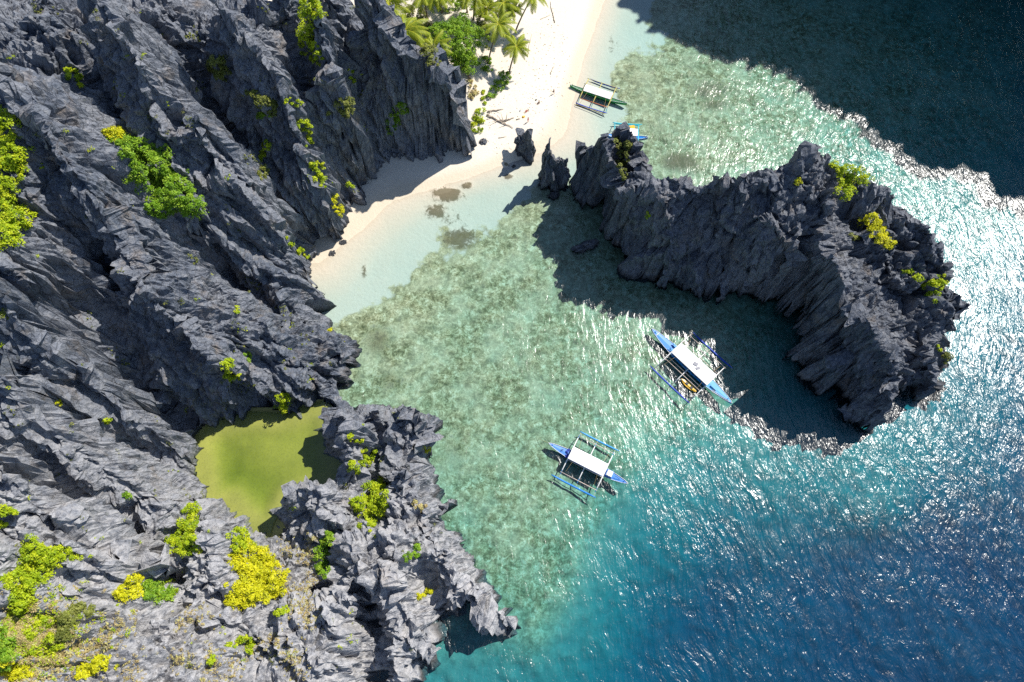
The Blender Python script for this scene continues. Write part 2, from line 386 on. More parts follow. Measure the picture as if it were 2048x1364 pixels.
for L in [
    # promontory A, its wall and gully
    pl((700, -110, 52), (735, -50, 45), (755, 0, 40), (790, 60, 36), (825, 108, 32), (845, 122, 30), (872, 92, 34), (900, 132, 29), (920, 162, 25), (936, 205, 19), (946, 250, 12), (948, 290, 4)),
    pl((662, -40, 36), (695, 60, 29), (708, 180, 21), (730, 290, 10), (748, 348, 1)),
    pl((820, 200, 25), (800, 290, 10)), pl((905, 220, 18), (915, 300, 4)), pl((845, 180, 27), (850, 250, 16), (855, 300, 6)),
    # ridge B
    pl((600, -60, 52), (625, 0, 46), (650, 80, 40), (672, 150, 34), (695, 220, 27), (722, 275, 19), (738, 330, 9), (737, 390, 1)),
    pl((560, -60, 46), (590, 80, 37), (628, 210, 27), (658, 310, 16), (678, 390, 6), (692, 436, 0)),
    # R3
    pl((400, -60, 57), (434, 0, 52), (519, 89, 45), (574, 184, 37), (604, 280, 28), (645, 390, 16), (682, 474, 3)),
    pl((300, -60, 48), (345, 40, 42), (410, 180, 34), (475, 285, 28), (540, 360, 21), (590, 435, 12), (622, 497, 2)),
    # R2 and the spiky ridge below it
    pl((160, -60, 63), (195, 0, 59), (297, 147, 51), (359, 246, 43), (372, 262, 40), (388, 232, 46), (440, 285, 39), (500, 365, 31), (560, 455, 20), (615, 530, 8), (650, 590, 2)),
    pl((50, -60, 55), (120, 60, 49), (200, 190, 43), (250, 270, 41), (300, 350, 38.5), (390, 445, 33), (430, 480, 25), (455, 545, 17), (495, 605, 11), (560, 650, 9)),
    # R0 broad lit face
    pl((-60, 90, 66), (0, 150, 63), (100, 265, 56), (170, 370, 49), (230, 445, 43), (300, 585, 34), (400, 700, 25), (440, 768, 17), (490, 825, 5)),
    pl((430, 560, 24), (520, 640, 18), (600, 720, 12), (660, 790, 6)), pl((480, 720, 17), (560, 800, 7)), pl((560, 590, 13), (640, 650, 7), (700, 720, 5)),
    pl((30, 230, 56), (75, 285, 53), (95, 310, 52)),
    pl((175, 440, 42), (215, 520, 33), (235, 565, 31)),
    pl((-60, 420, 57), (40, 520, 48), (60, 590, 44)),
    pl((110, 500, 43), (150, 580, 36), (190, 660, 28), (255, 745, 19), (330, 825, 10), (400, 862, 4)),
    pl((-60, 540, 57), (0, 592, 51), (51, 650, 46), (154, 700, 38), (239, 812, 25), (307, 862, 16), (376, 902, 8), (410, 920, 3)),
    pl((-50, 610, 50), (0, 660, 45), (60, 745, 36), (130, 800, 29), (200, 850, 22), (270, 890, 15), (330, 935, 9)),
    pl((-60, 700, 52), (0, 765, 45), (70, 830, 38), (150, 890, 29), (250, 965, 20), (330, 1000, 14), (400, 985, 7)),
    pl((-50, 820, 43), (0, 870, 37), (100, 930, 29), (190, 1000, 21), (250, 1050, 16), (322, 1085, 10), (352, 1130, 6), (372, 1165, 5)),
    pl((-60, 880, 44), (0, 940, 38), (100, 1020, 31), (200, 1070, 25), (290, 1115, 19), (330, 1170, 14), (355, 1215, 12)),
    pl((-60, 1050, 36), (0, 1090, 33), (150, 1080, 29), (230, 1150, 23)), pl((-60, 1250, 32), (60, 1260, 28), (200, 1350, 23), (260, 1440, 22)),
    pl((390, 1000, 9), (425, 1050, 15), (430, 1110, 14), (400, 1180, 13), (410, 1215, 12)),
    pl((460, 1060, 8), (520, 1120, 7), (560, 1180, 7), (540, 1230, 9)), pl((300, 1230, 19), (400, 1220, 15), (470, 1240, 13), (480, 1330, 12), (600, 1345, 12), (620, 1430, 12)),
    pl((565, 985, 9), (600, 972, 14), (645, 975, 14), (650, 1020, 12), (610, 1040, 9)), pl((540, 1075, 4), (600, 1085, 5), (665, 1075, 5), (690, 1060, 7)),
    pl((640, 1100, 4), (645, 1170, 3)), pl((700, 1090, 14), (720, 1170, 16), (650, 1230, 14), (560, 1260, 13), (640, 1330, 15)),
    # foreland D
    pl((668, 815, 12), (690, 850, 16), (700, 900, 15), (690, 935, 13), (700, 960, 8)), pl((740, 812, 12), (760, 870, 8), (755, 930, 6), (745, 1000, 7), (735, 1050, 8)),
    pl((800, 815, 14), (850, 850, 11), (868, 900, 7)), pl((810, 930, 14), (840, 1000, 12), (870, 1060, 12), (900, 1120, 10), (960, 1200, 8), (1020, 1240, 4)),
    pl((790, 1060, 14), (800, 1130, 15), (790, 1200, 13), (850, 1270, 9), (872, 1320, 4)), pl((730, 1180, 5), (745, 1250, 3), (752, 1364, 2), (750, 1430, 2)),
    pl((880, 1060, 5), (900, 1000, 4)), pl((850, 1150, 8), (870, 1210, 4), (900, 1260, 1)), pl((780, 1290, 10), (790, 1364, 7)),
]: CF.line(L)
CF.force(~ins, -9.0); CF.force(lag, -2.5)
edge = np.zeros_like(ins); edge[0] = edge[-1] = True; edge[:, 0] = True
CF.force(edge & ins, 50.0)
CF.solve()
bz = blur(np.where(CF.Z > 0, CF.Z, 0), 160); CF.Z = np.where(CF.Z > 1, CF.Z + (1.0 * np.clip(CF.Z - bz, -7, 0) + .1 * np.clip(CF.Z - bz, 0, 6)) * sstep(1, 9, CF.Z), CF.Z)
CLIFF = rock_mesh('cliff', CF, .3, MAT['rock'], STREAK, zstretch=.2, fine=.62, blocky=1.45, cell=7.0)

# ---- islet
IF = Field(5, 115, 25, 125, .5)
islet_foot = mixed([(1168, 392), (1195, 440), (1212, 500), (1268, 562), (1322, 592), (1348, 570), (1372, 578), (1432, 632), (1488, 602),
    (1560, 622), (1592, 690), (1600, 742), (1650, 805), (1700, 850), (1762, 886), (1782, 855), (1800, 800), (1825, 800), (1848, 822), (1880, 806),
    (1912, 786), (1918, 740), (1900, 700), (1948, 655), (1950, 630), (1930, 590), (1915, 550), ('w', 91, 72), ('w', 93, 80), ('w', 86, 92), ('w', 76, 98), ('w', 64, 99),
    ('w', 54, 92), ('w', 42, 93), ('w', 32, 96), ('w', 27, 104), ('w', 20, 106), ('w', 15, 101)])
ins = inside(IF.X, IF.Y, islet_foot)
for L in [
    pl((1163, 262, 17), (1172, 300, 13), (1190, 290, 18), (1200, 253, 24), (1214, 300, 22), (1228, 360, 20), (1235, 400, 17)),
    pl((1222, 300, 14), (1240, 330, 12), (1245, 370, 13)),
    pl((1245, 248, 21), (1262, 258, 23), (1275, 290, 22), (1288, 335, 21), (1290, 362, 24), (1265, 370, 23)),
    pl((1290, 362, 24), (1335, 400, 24), (1345, 470, 18), (1340, 540, 8), (1325, 580, 1)),
    pl((1290, 362, 24), (1340, 348, 27), (1372, 365, 26), (1400, 372, 27), (1436, 352, 30), (1470, 368, 29), (1495, 345, 31), (1530, 352, 31), (1570, 335, 32), (1600, 305, 33), (1640, 325, 31), (1655, 400, 29), (1660, 480, 27), (1690, 560, 27), (1700, 600, 26), (1740, 640, 25), (1765, 690, 22), (1800, 720, 19), (1805, 780, 15), (1770, 830, 9), (1745, 880, 2)),
    pl((1370, 440, 20), (1385, 520, 9), (1395, 580, 2)), pl((1440, 440, 22), (1450, 540, 10), (1440, 600, 3)), pl((1530, 450, 24), (1510, 540, 13), (1500, 590, 4)),
    pl((1600, 450, 26), (1590, 560, 18), (1570, 610, 6)), pl((1640, 640, 20), (1620, 700, 12)), pl((1690, 720, 19), (1690, 790, 10), (1700, 830, 3)),
    pl((1640, 318, 31), (1690, 326, 30), (1730, 345, 29), (1765, 365, 27), (1830, 400, 23), (1858, 440, 21), (1880, 500, 18), (1905, 560, 15), (1950, 615, 12)),
    pl((1690, 420, 21), (1715, 480, 18), (1770, 545, 15)), pl((1860, 490, 13), (1922, 455, 15), (1925, 500, 9)),
    pl((1780, 580, 14), (1830, 620, 11), (1870, 660, 9)), pl((1840, 660, 9), (1820, 700, 7), (1815, 760, 4)),
    pl((1870, 680, 11), (1890, 740, 10), (1870, 790, 6)),
]:
    L = np.array(L); L[:, 2] = np.where(L[:, 2] > 1, 31 * (np.maximum(L[:, 2] - .9, .5) / 31) ** 1.25, L[:, 2]); IF.line(L)
IF.force(~ins, -9.0)
IF.solve(); IF.Z = np.where(IF.Z > 0, 31 * (np.clip(IF.Z, 0, 40) / 31) ** .8, IF.Z)
ISLET = rock_mesh('islet', IF, .26, MAT['rock2'], np.array((.05, 0, 1.)), 1.0, seed=40., cell=7.5, blocky=2.0, fine=.5, zstretch=.33, flute=1.35)

# ---- lone stacks
def stack(name, foot, lines, label, seed, step=.2):
    f = mixed(foot); fc = np.mean([q[:2] for q in f], 0); f = [np.array((*(fc + (q[:2] - fc) * 1.2), 0.)) for q in f]; A = np.array(f); x0, y0 = A[:, 0].min() - 3, A[:, 1].min() - 3; x1, y1 = A[:, 0].max() + 3, A[:, 1].max() + 3
    F = Field(x0, x1, y0, y1, .25)
    ins = inside(F.X, F.Y, f)
    for L in lines: F.line(pl(*L))
    hq = F.sum.max(); mk = F.cnt > 0; q = F.sum / np.maximum(F.cnt, 1); hq = q.max(); F.sum = np.where(mk, F.cnt * hq * (np.clip(q, 0, 99) / hq) ** 1.61, 0)
    F.force(~ins, -7.0); F.solve(); hm = F.Z.max(); F.Z = np.where(F.Z > 0, hm * (np.clip(F.Z, 0, 99) / hm) ** .62, F.Z)
    me, V, Fc = rock_mesh(name, F, step, MAT['rock2'], np.array((.05, 0, 1.)), .3, seed=seed, zstretch=.35, fine=.7)
    o = link(name, me); tag(o, label, 'rock', 'dark rock stacks at the beach')
    return o, V, Fc
S1 = stack('rock_stack', [(1022, 300), (1028, 318), (1045, 330), (1062, 327), (1074, 308), (1072, 292), ('w', 3.6, 112.5), ('w', 1.5, 113.2), ('w', -.5, 112)],
    [[(1030, 266, 7), (1040, 262, 7.5), (1046, 270, 7)], [(1046, 275, 7.5), (1054, 253, 12), (1062, 272, 8.5), (1068, 288, 5)]],
    'short double-tipped dark rock stack standing on the sand by the driftwood', 60.)
S2 = stack('rock_stack', [(1076, 360), (1078, 385), (1098, 396), (1118, 392), (1140, 388), (1155, 380), (1150, 350), ('w', 13, 109), ('w', 8, 108.5)],
    [[(1085, 308, 11), (1097, 272, 17), (1103, 300, 13), (1110, 330, 9)], [(1115, 322, 8.5), (1130, 318, 8.5), (1142, 330, 6)]],
    'slender pointed dark rock stack in the shallows west of the islet', 70.)
co = link('cliff', CLIFF[0]); tag(co, kind='structure')
io = link('rocky_islet', ISLET[0]); tag(io, 'long curved dark limestone islet with jagged crest in the bay', 'islet')

# ---- tall cliff outside the frame to the north-east; its shade covers the top right of the bay
NF = Field(40, 330, 60, 330, 1.5)
def up_from_shadow(px, py, h): h += 32; s = P(px, py); return np.array((s[0] + .64 * h, s[1] + .5 * h, h))
ncrest = [up_from_shadow(*q) for q in ((1150, -60, 56), (1215, 2, 58), (1290, 45, 60), (1390, 100, 60), (1440, 108, 60), (1560, 150, 62), (1640, 205, 62), (1700, 240, 63), (1760, 285, 64), (1830, 330, 64), (1945, 350, 66), (1955, 375, 66), (2048, 415, 68), (2200, 480, 66))]
A = np.array(ncrest)
foot = [(a[0] - 1.5, a[1] - 5.5) for a in A]
poly = foot + [(330, 110), (330, 330), (60, 330), (60, 220)]
ins = inside(NF.X, NF.Y, poly)
NF.line(A); NF.line([(a[0] + 30, a[1] + 30, a[2] + 2) for a in A]); NF.force(~ins, -12.0)
e = np.zeros_like(ins); e[-1] = e[:, -1] = True; NF.force(e & ins, 60.)
NF.solve()
me, V, Fc = rock_mesh('headland', NF, 1.1, MAT['rock'], np.array((.1, 0, 1.)), 1.0, seed=90.)
tag(link('headland', me), kind='structure')

# ------------------------------------------------------------------ seabed and beach (one grid, split at the waterline)
BF = Field(-180, 180, -60, 200, 1.0)
for L in [
    pl((900, -80, 3.5), (930, 40, 3.0), (940, 120, 2.8), (958, 180, 2.2), (955, 240, 1.6)),
    pl((1060, -80, 2.4), (1040, 0, 2.3), (1015, 80, 2.1), (995, 180, 1.8), (968, 260, 1.3)),
    pl((1150, -60, 1.2), (1120, 60, 1.2), (1085, 150, 1.1), (1040, 240, 1.0), (985, 292, .8), (940, 322, .7), (850, 335, .7), (770, 345, .6), (735, 430, .25), (690, 470, .2)),
    pl((1225, -60, 0), (1192, 40, 0), (1158, 130, 0), (1142, 200, 0), (1132, 270, 0), (1080, 308, 0), (1000, 325, 0), (940, 350, 0), (850, 378, 0), (770, 402, 0), (722, 442, 0), (680, 492, 0), (645, 530, 0), (640, 560, 0)),
    pl((1270, -60, -.35), (1228, 60, -.35), (1195, 150, -.35), (1195, 300, -.35), (1075, 345, -.3), (960, 378, -.3), (860, 412, -.3), (765, 470, -.3), (705, 550, -.3), (680, 600, -.4)),
    pl((1310, -60, -.9), (1265, 60, -.9), (1232, 180, -.9), (1235, 300, -.9), (1090, 385, -.8), (960, 412, -.8), (880, 450, -.8), (800, 520, -.8), (742, 590, -.8), (705, 645, -.9)),
    pl((1460, -60, -2.4), (1440, 60, -2), (1440, 180, -1.8), (1400, 300, -1.8), (1200, 450, -2.2), (1000, 560, -1.9), (900, 700, -1.9), (800, 790, -1.6)),
    pl((1600, -60, -4), (1650, 120, -3.5), (1600, 290, -3), (1450, 640, -3.6), (1260, 780, -3.2), (1120, 880, -2.8), (1000, 1010, -2.6), (1010, 1120, -3)),
    pl((1800, -60, -5.5), (1800, 220, -5), (1700, 300, -6), (1480, 790, -6.5), (1310, 880, -6), (1200, 970, -6), (1130, 1150, -6), (1060, 1280, -5)),
    pl((2060, -60, -7), (1980, 300, -7), (1960, 500, -9), (1960, 700, -14), (1740, 1030, -12), (1500, 985, -12), (1330, 1030, -13), (1220, 1170, -13), (1150, 1330, -12), (1120, 1430, -12)),
    pl((2350, 100, -14), (2200, 700, -20), (1950, 1050, -26), (1620, 1130, -26), (1400, 1180, -26), (1280, 1420, -26)),
]: BF.line(L)
e = np.zeros(BF.X.shape, bool); e[0, BF.X[0] > 0] = True; e[:, -1] = True; BF.force(e, -34.)
e = np.zeros(BF.X.shape, bool); e[-1, :] = True; BF.force(e & (BF.X < -5), 4.)
e = np.zeros(BF.X.shape, bool); e[:, 0] = True; BF.force(e, 3.)
BF.Z = blur(BF.solve(), 10)
BZ0 = BF.Z.copy(); BF.Z = np.where(BF.Z < -.5, -.5 + (BF.Z + .5) * .28 + np.minimum(BF.Z + 6.5, 0) * .10, BF.Z)
def axis(lo, hi, step, far):
    a = list(np.arange(lo, hi + .01, step)); s = step; x = hi
    while x < far: s *= 1.5; x += s; a.append(x)
    s = step; x = lo
    while x > -far: s *= 1.5; x -= s; a.insert(0, x)
    return np.array(a)
ax = axis(-175, 175, .55, 2500); ay = axis(-58, 198, .55, 2500)
X, Y = np.meshgrid(ax, ay); q = np.stack([X.ravel(), Y.ravel(), 0 * X.ravel()], 1)
Z = BF.at(X, Y); Z0 = BF.at(X, Y, BZ0)
rn = fbm(q * .35, 4, 2).reshape(X.shape); rn2 = fbm(q * .05, 3, 12).reshape(X.shape)
Zs = Z + rn2 * np.clip(-Z, 0, 6) * .25
reef = sstep(.75, 1.2, -Z0 + rn2 * 1.1 + rn * .3); deep = .85 * sstep(4.5, 10, -Z0)
Zs = Zs + reef * rn * np.clip(-Zs * .35, 0, .9) + .05 * rn * (1 - reef)
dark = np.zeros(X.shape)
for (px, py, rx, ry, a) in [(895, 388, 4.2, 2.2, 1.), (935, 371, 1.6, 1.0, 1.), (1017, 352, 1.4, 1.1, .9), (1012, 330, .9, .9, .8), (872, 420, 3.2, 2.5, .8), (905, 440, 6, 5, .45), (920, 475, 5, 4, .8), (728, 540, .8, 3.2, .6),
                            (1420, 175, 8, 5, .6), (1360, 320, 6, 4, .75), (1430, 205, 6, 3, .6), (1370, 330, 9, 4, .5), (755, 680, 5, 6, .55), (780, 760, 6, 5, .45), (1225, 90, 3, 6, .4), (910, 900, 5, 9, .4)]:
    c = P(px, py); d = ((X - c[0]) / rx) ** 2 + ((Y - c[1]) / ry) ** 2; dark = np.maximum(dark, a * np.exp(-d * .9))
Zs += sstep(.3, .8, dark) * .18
wet = np.maximum(sstep(.55, .12, Z) * sstep(-.15, .05, Z) * .75, sstep(-1.2, -.1, Z) * sstep(.2, -.1, Z) * .3)
BEDV = np.stack([X, Y, Zs], 2).reshape(-1, 3)
ny, nx = X.shape; ii, jj = np.meshgrid(np.arange(ny - 1), np.arange(nx - 1), indexing='ij'); a = (ii * nx + jj).ravel()
BEDF = np.stack([a, a + 1, a + nx + 1, a + nx], 1)
zf = BEDV[BEDF][:, :, 2].mean(1); cx = BEDV[BEDF][:, :, :2].mean(1)
isb = (zf > 0) 
for nm, msk in (('beach', isb), ('seabed', ~isb)):
    F = BEDF[msk]; u, inv = np.unique(F, return_inverse=True)
    me = np_mesh(nm, BEDV[u], inv.reshape(F.shape), [MAT['sand']], True)
    for an, arr in (('reef', reef), ('wet', wet), ('dark', dark), ('deep', deep)):
        at = me.attributes.new(an, 'FLOAT', 'POINT'); at.data.foreach_set('value', arr.ravel()[u].astype(np.float32))
    tag(link(nm, me), kind='structure')
# sea: a closed body of water, its top the surface
def water_body(name, mat, x0, x1, y0, y1, z1, z0):
    V = [(x, y, z) for z in (z0, z1) for (x, y) in ((x0, y0), (x1, y0), (x1, y1), (x0, y1))]
    F = [(3, 2, 1, 0), (4, 5, 6, 7), (0, 1, 5, 4), (1, 2, 6, 5), (2, 3, 7, 6), (3, 0, 4, 7)]
    me = bpy.data.meshes.new(name); me.from_pydata(V, [], F); o = link(name, me, mat); tag(o, kind='structure'); return o
chop = .2 + .8 * np.clip(sstep(1.2, 7, -Z0) + 1.0 * sstep(88, 128, Y + X * .35) * sstep(28, 62, X), 0, 1)
k0 = X.size; wv = np.stack([X, Y, 0 * X], 2).reshape(-1, 3); cx_, cy_ = (X.min(), X.max()), (Y.min(), Y.max())
me = bpy.data.meshes.new('sea')
low = [(cx_[0], cy_[0], -60.), (cx_[1], cy_[0], -60.), (cx_[1], cy_[1], -60.), (cx_[0], cy_[1], -60.)]
cor = [0, nx - 1, nx * ny - 1, nx * (ny - 1)]
me.from_pydata(wv.tolist() + low, [], BEDF.tolist() + [(k0 + 3, k0 + 2, k0 + 1, k0)] + [(k0 + i, k0 + (i + 1) % 4, cor[(i + 1) % 4], cor[i]) for i in range(4)])
at = me.attributes.new('chop', 'FLOAT', 'POINT'); at.data.foreach_set('value', np.concatenate([chop.ravel(), np.ones(4)]).astype(np.float32))
tag(link('sea', me, MAT['sea']), kind='structure')
# perched tide lagoon inside the cliff
lb = np.array(lagoon_poly); lx0, ly0 = lb[:, 0].min() - 4, lb[:, 1].min() - 4; lx1, ly1 = lb[:, 0].max() + 4, lb[:, 1].max() + 4
lc = lb[:, :2].mean(0); ring = lc + (lb[:, :2] - lc) * 1.2
me = bpy.data.meshes.new('lagoon_water'); k = len(ring)
me.from_pydata([(x, y, .02) for x, y in ring] + [(x, y, 1.9) for x, y in ring], [], [tuple(range(k)), tuple(range(2 * k - 1, k - 1, -1))] + [(i, (i + 1) % k, k + (i + 1) % k, k + i) for i in range(k)])
bm = bmesh.new(); bm.from_mesh(me); bmesh.ops.recalc_face_normals(bm, faces=bm.faces); bm.to_mesh(me); bm.free()
tag(link('lagoon_water', me, MAT['lagoon']), kind='structure')
gx, gy = np.meshgrid(np.arange(lx0 - 1, lx1 + 1, .6), np.arange(ly0 - 1, ly1 + 1, .6))
dd = np.full(gx.shape, 1e9)
for a_, b_ in zip(lb, np.roll(lb, -1, 0)):
    ab = (b_ - a_)[:2]; t = np.clip(((gx - a_[0]) * ab[0] + (gy - a_[1]) * ab[1]) / (ab @ ab), 0, 1)
    dd = np.minimum(dd, np.hypot(gx - a_[0] - t * ab[0], gy - a_[1] - t * ab[1]))
out_ = np.where(inside(gx, gy, lagoon_poly), 0, dd); dd = np.where(out_ == 0, dd, 0)
gz = 1.25 - .5 * sstep(0, 4, dd) - .65 * sstep(1, 6, dd) * sstep(4, -7, (gx - lb[:, 0].mean()) * .5 + (gy - lb[:, 1].mean())) + .04 * fbm(np.stack([gx.ravel(), gy.ravel(), 0 * gx.ravel()], 1) * .3, 3).reshape(gx.shape); n_ = gx.shape[1]
i_, j_ = np.meshgrid(np.arange(gx.shape[0] - 1), np.arange(n_ - 1), indexing='ij'); a = (i_ * n_ + j_).ravel()
m = M('lagoon mud'); p = m.pos(); m.set('Base Color', m.mix(m.ramp(m.noise(p, 2.5, 6, .7), [(.36, .35), (.5, 0.)]), m.ramp(m.noise(p, .13, 4, .6), [(.3, (.34, .32, .11)), (.7, (.56, .49, .17))]), (.2, .19, .07))); m.set('Roughness', .95)
tag(link('lagoon_bed', np_mesh('lagoon_bed', np.stack([gx, gy, gz], 2).reshape(-1, 3), np.stack([a, a + 1, a + n_ + 1, a + n_], 1)[out_.ravel()[a] < 2.6], [m.m], True)), kind='structure')
#PART3
# ------------------------------------------------------------------ ray casting onto what has been built, to seat things on the ground
def bvh_of(*parts):
    off = 0; vs = []; fs = []
    for V_, F_ in parts: vs.append(V_); fs.append(F_ + off); off += len(V_)
    return BVHTree.FromPolygons(np.concatenate(vs).tolist(), np.concatenate(fs).tolist())
near = (np.abs(BEDV[:, 0]) < 160) & (BEDV[:, 1] > -60) & (BEDV[:, 1] < 200)
bedF = BEDF[near[BEDF].all(1)]
BV = bvh_of(CLIFF[1:], ISLET[1:], S1[1:], S2[1:], (BEDV, bedF))
BG = BVHTree.FromPolygons(BEDV.tolist(), bedF.tolist())
ORI = Vector((0, 0, CAM_H))
def hit(px, py):
    loc, nr, _, _ = BV.ray_cast(ORI, raydir(px, py)); return loc, nr
def down(x, y, tree=None):
    loc, nr, _, _ = (tree or BG).ray_cast(Vector((x, y, 120)), Vector((0, 0, -1))); return loc

# ------------------------------------------------------------------ foliage
def leaves_mesh(name, centers, radii, per, size, mat, tint=None, up=.5, rs=None, dropy=0.0):
    """clumps of leaf-sized quads round each centre"""
    rs = rs or np.random.RandomState(1); n = len(centers); per_i = np.maximum((per * rs.uniform(.6, 1.3, n)).astype(int), 3)
    idx = np.repeat(np.arange(n), per_i); k = len(idx)
    d = rs.normal(size=(k, 3)); d /= np.linalg.norm(d, axis=1)[:, None]; d[:, 2] = np.abs(d[:, 2]) * 1.1 - .25
    c = centers[idx] + d * (radii[idx] * rs.uniform(.55, 1.05, k))[:, None]
    nn = d * .6 + rs.normal(size=(k, 3)) * .55 + np.array((0, 0, up + .3)); nn /= np.linalg.norm(nn, axis=1)[:, None]
    t = np.cross(nn, rs.normal(size=(k, 3))); t /= np.linalg.norm(t, axis=1)[:, None]; b = np.cross(nn, t)
    sz = size * rs.uniform(.6, 1.35, k); t = t * sz[:, None]; b = b * (sz * .55)[:, None]
    V_ = np.stack([c - t, c - b * .9 + nn * .1 * sz[:, None], c + t, c + b * .9 + nn * .1 * sz[:, None]], 1).reshape(-1, 3)
    F_ = np.arange(4 * k).reshape(-1, 4); me = np_mesh(name, V_, F_, [mat])
    tc = rs.uniform(0, 1, n) if tint is None else tint
    tv = np.clip(tc[idx] * .7 + rs.uniform(0, .4, k), 0, 1)
    at = me.attributes.new('tint', 'FLOAT', 'FACE'); at.data.foreach_set('value', tv.astype(np.float32))
    return me
def tube(bm, pts, radii, sides=6):
    prev = None; rings = []
    for i, p in enumerate(pts):
        p = Vector(p); q = Vector(pts[min(i + 1, len(pts) - 1)]) - Vector(pts[max(i - 1, 0)]); q.normalize()
        a = q.cross(Vector((0, 0, 1))) if abs(q.z) < .95 else q.cross(Vector((1, 0, 0))); a.normalize(); b = q.cross(a)
        r = radii[i] if hasattr(radii, '__len__') else radii
        rings.append([bm.verts.new(p + (a * math.cos(2 * math.pi * k / sides) + b * math.sin(2 * math.pi * k / sides)) * r) for k in range(sides)])
    for A_, B_ in zip(rings[:-1], rings[1:]):
        for k in range(sides): bm.faces.new((A_[k], A_[(k + 1) % sides], B_[(k + 1) % sides], B_[k]))
    bm.faces.new(rings[0][::-1]); bm.faces.new(rings[-1])
def bm_obj(name, bm, mat, parent=None, smooth=True):
    me = bpy.data.meshes.new(name); bm.normal_update(); bmesh.ops.recalc_face_normals(bm, faces=bm.faces); bm.to_mesh(me); bm.free()
    for p in me.polygons: p.use_smooth = smooth
    return link(name, me, mat, parent)

bush_n = 0
def bush(label, mat, ells, hgt=1.2, name='shrub', cat='shrub', group='shrubs on the cliffs', dens=1.0, leaf=.2, per=42, tint=None):
    global bush_n; bush_n += 1; rs = np.random.RandomState(100 + bush_n); cs = []; rr = []; base = []
    for (cx_, cy_, rx, ry, *rot) in ells:
        k = max(3, int(rx * ry * math.pi / 38 * dens)); an = R(rot[0]) if rot else 0
        jag = rs.uniform(.72, 1.12, 9)
        for _ in range(k):
            th = rs.uniform(0, 2 * math.pi); ra = math.sqrt(rs.uniform(0, 1)); g = jag[int(th / 6.2832 * 9) % 9]
            ex, ey = rx * ra * g * math.cos(th), ry * ra * g * math.sin(th)
            px = cx_ + ex * math.cos(an) - ey * math.sin(an); py = cy_ + ex * math.sin(an) + ey * math.cos(an)
            h_, nr = hit(px, py)
            if h_ is None or h_.z < .3: continue
            if rs.rand() < .16: px = cx_ + (px - cx_) * rs.uniform(1.05, 1.5); py = cy_ + (py - cy_) * rs.uniform(1.05, 1.5); h2, n2_ = hit(px, py); h_, nr = (h2, n2_) if h2 is not None and h2.z > .3 and (h2 - h_).length < 5 else (h_, nr)
            lift = hgt * (1 - ra * ra) * rs.uniform(.5, 1.2) * min(1., min(rx, ry) / 18 + .3)
            n2 = (nr * .5 + Vector((0, 0, 1))).normalized()
            cs.append(h_ + n2 * (lift + .15)); base.append((h_, nr)); rr.append(rs.uniform(.4, .85) * min(1, .5 + min(rx, ry) / 40))
    if len(cs) < 3: print('BUSH MISSED', label); return
    A_ = np.array([tuple(c) for c in cs]); rr = np.array(rr)
    # drop clumps that fell on far-off ground
    md = np.median(A_, 0); ok = np.linalg.norm(A_ - md, axis=1) < 4 + 2.2 * np.median(np.linalg.norm(A_ - md, axis=1))
    A_, rr = A_[ok], rr[ok]; bs = [b for b, o_ in zip(base, ok) if o_]
    org = np.array((A_[:, 0].mean(), A_[:, 1].mean(), A_[:, 2].min() - .3))
    me = leaves_mesh('foliage', A_ - org, rr, per, leaf, MAT[mat], rs=rs, tint=tint)
    r_ = empty(name, org); tag(r_, label, cat, group); link('foliage', me, None, r_)
    bm = bmesh.new()
    for q in range(0, len(A_), max(1, len(A_) // 14)):
        p0 = Vector(bs[q][0]) - Vector(bs[q][1]) * .2; p1 = Vector(A_[q]) + Vector((0, 0, .2)); o3 = Vector(org)
        mid = (p0 + p1) / 2 + Vector(rs.uniform(-.2, .2, 3)); tube(bm, [p0 - o3, mid - o3, p1 - o3], [.06, .045, .02], 5)
    bm_obj('stem', bm, MAT['bark'], r_)['kind'] = 'stuff'
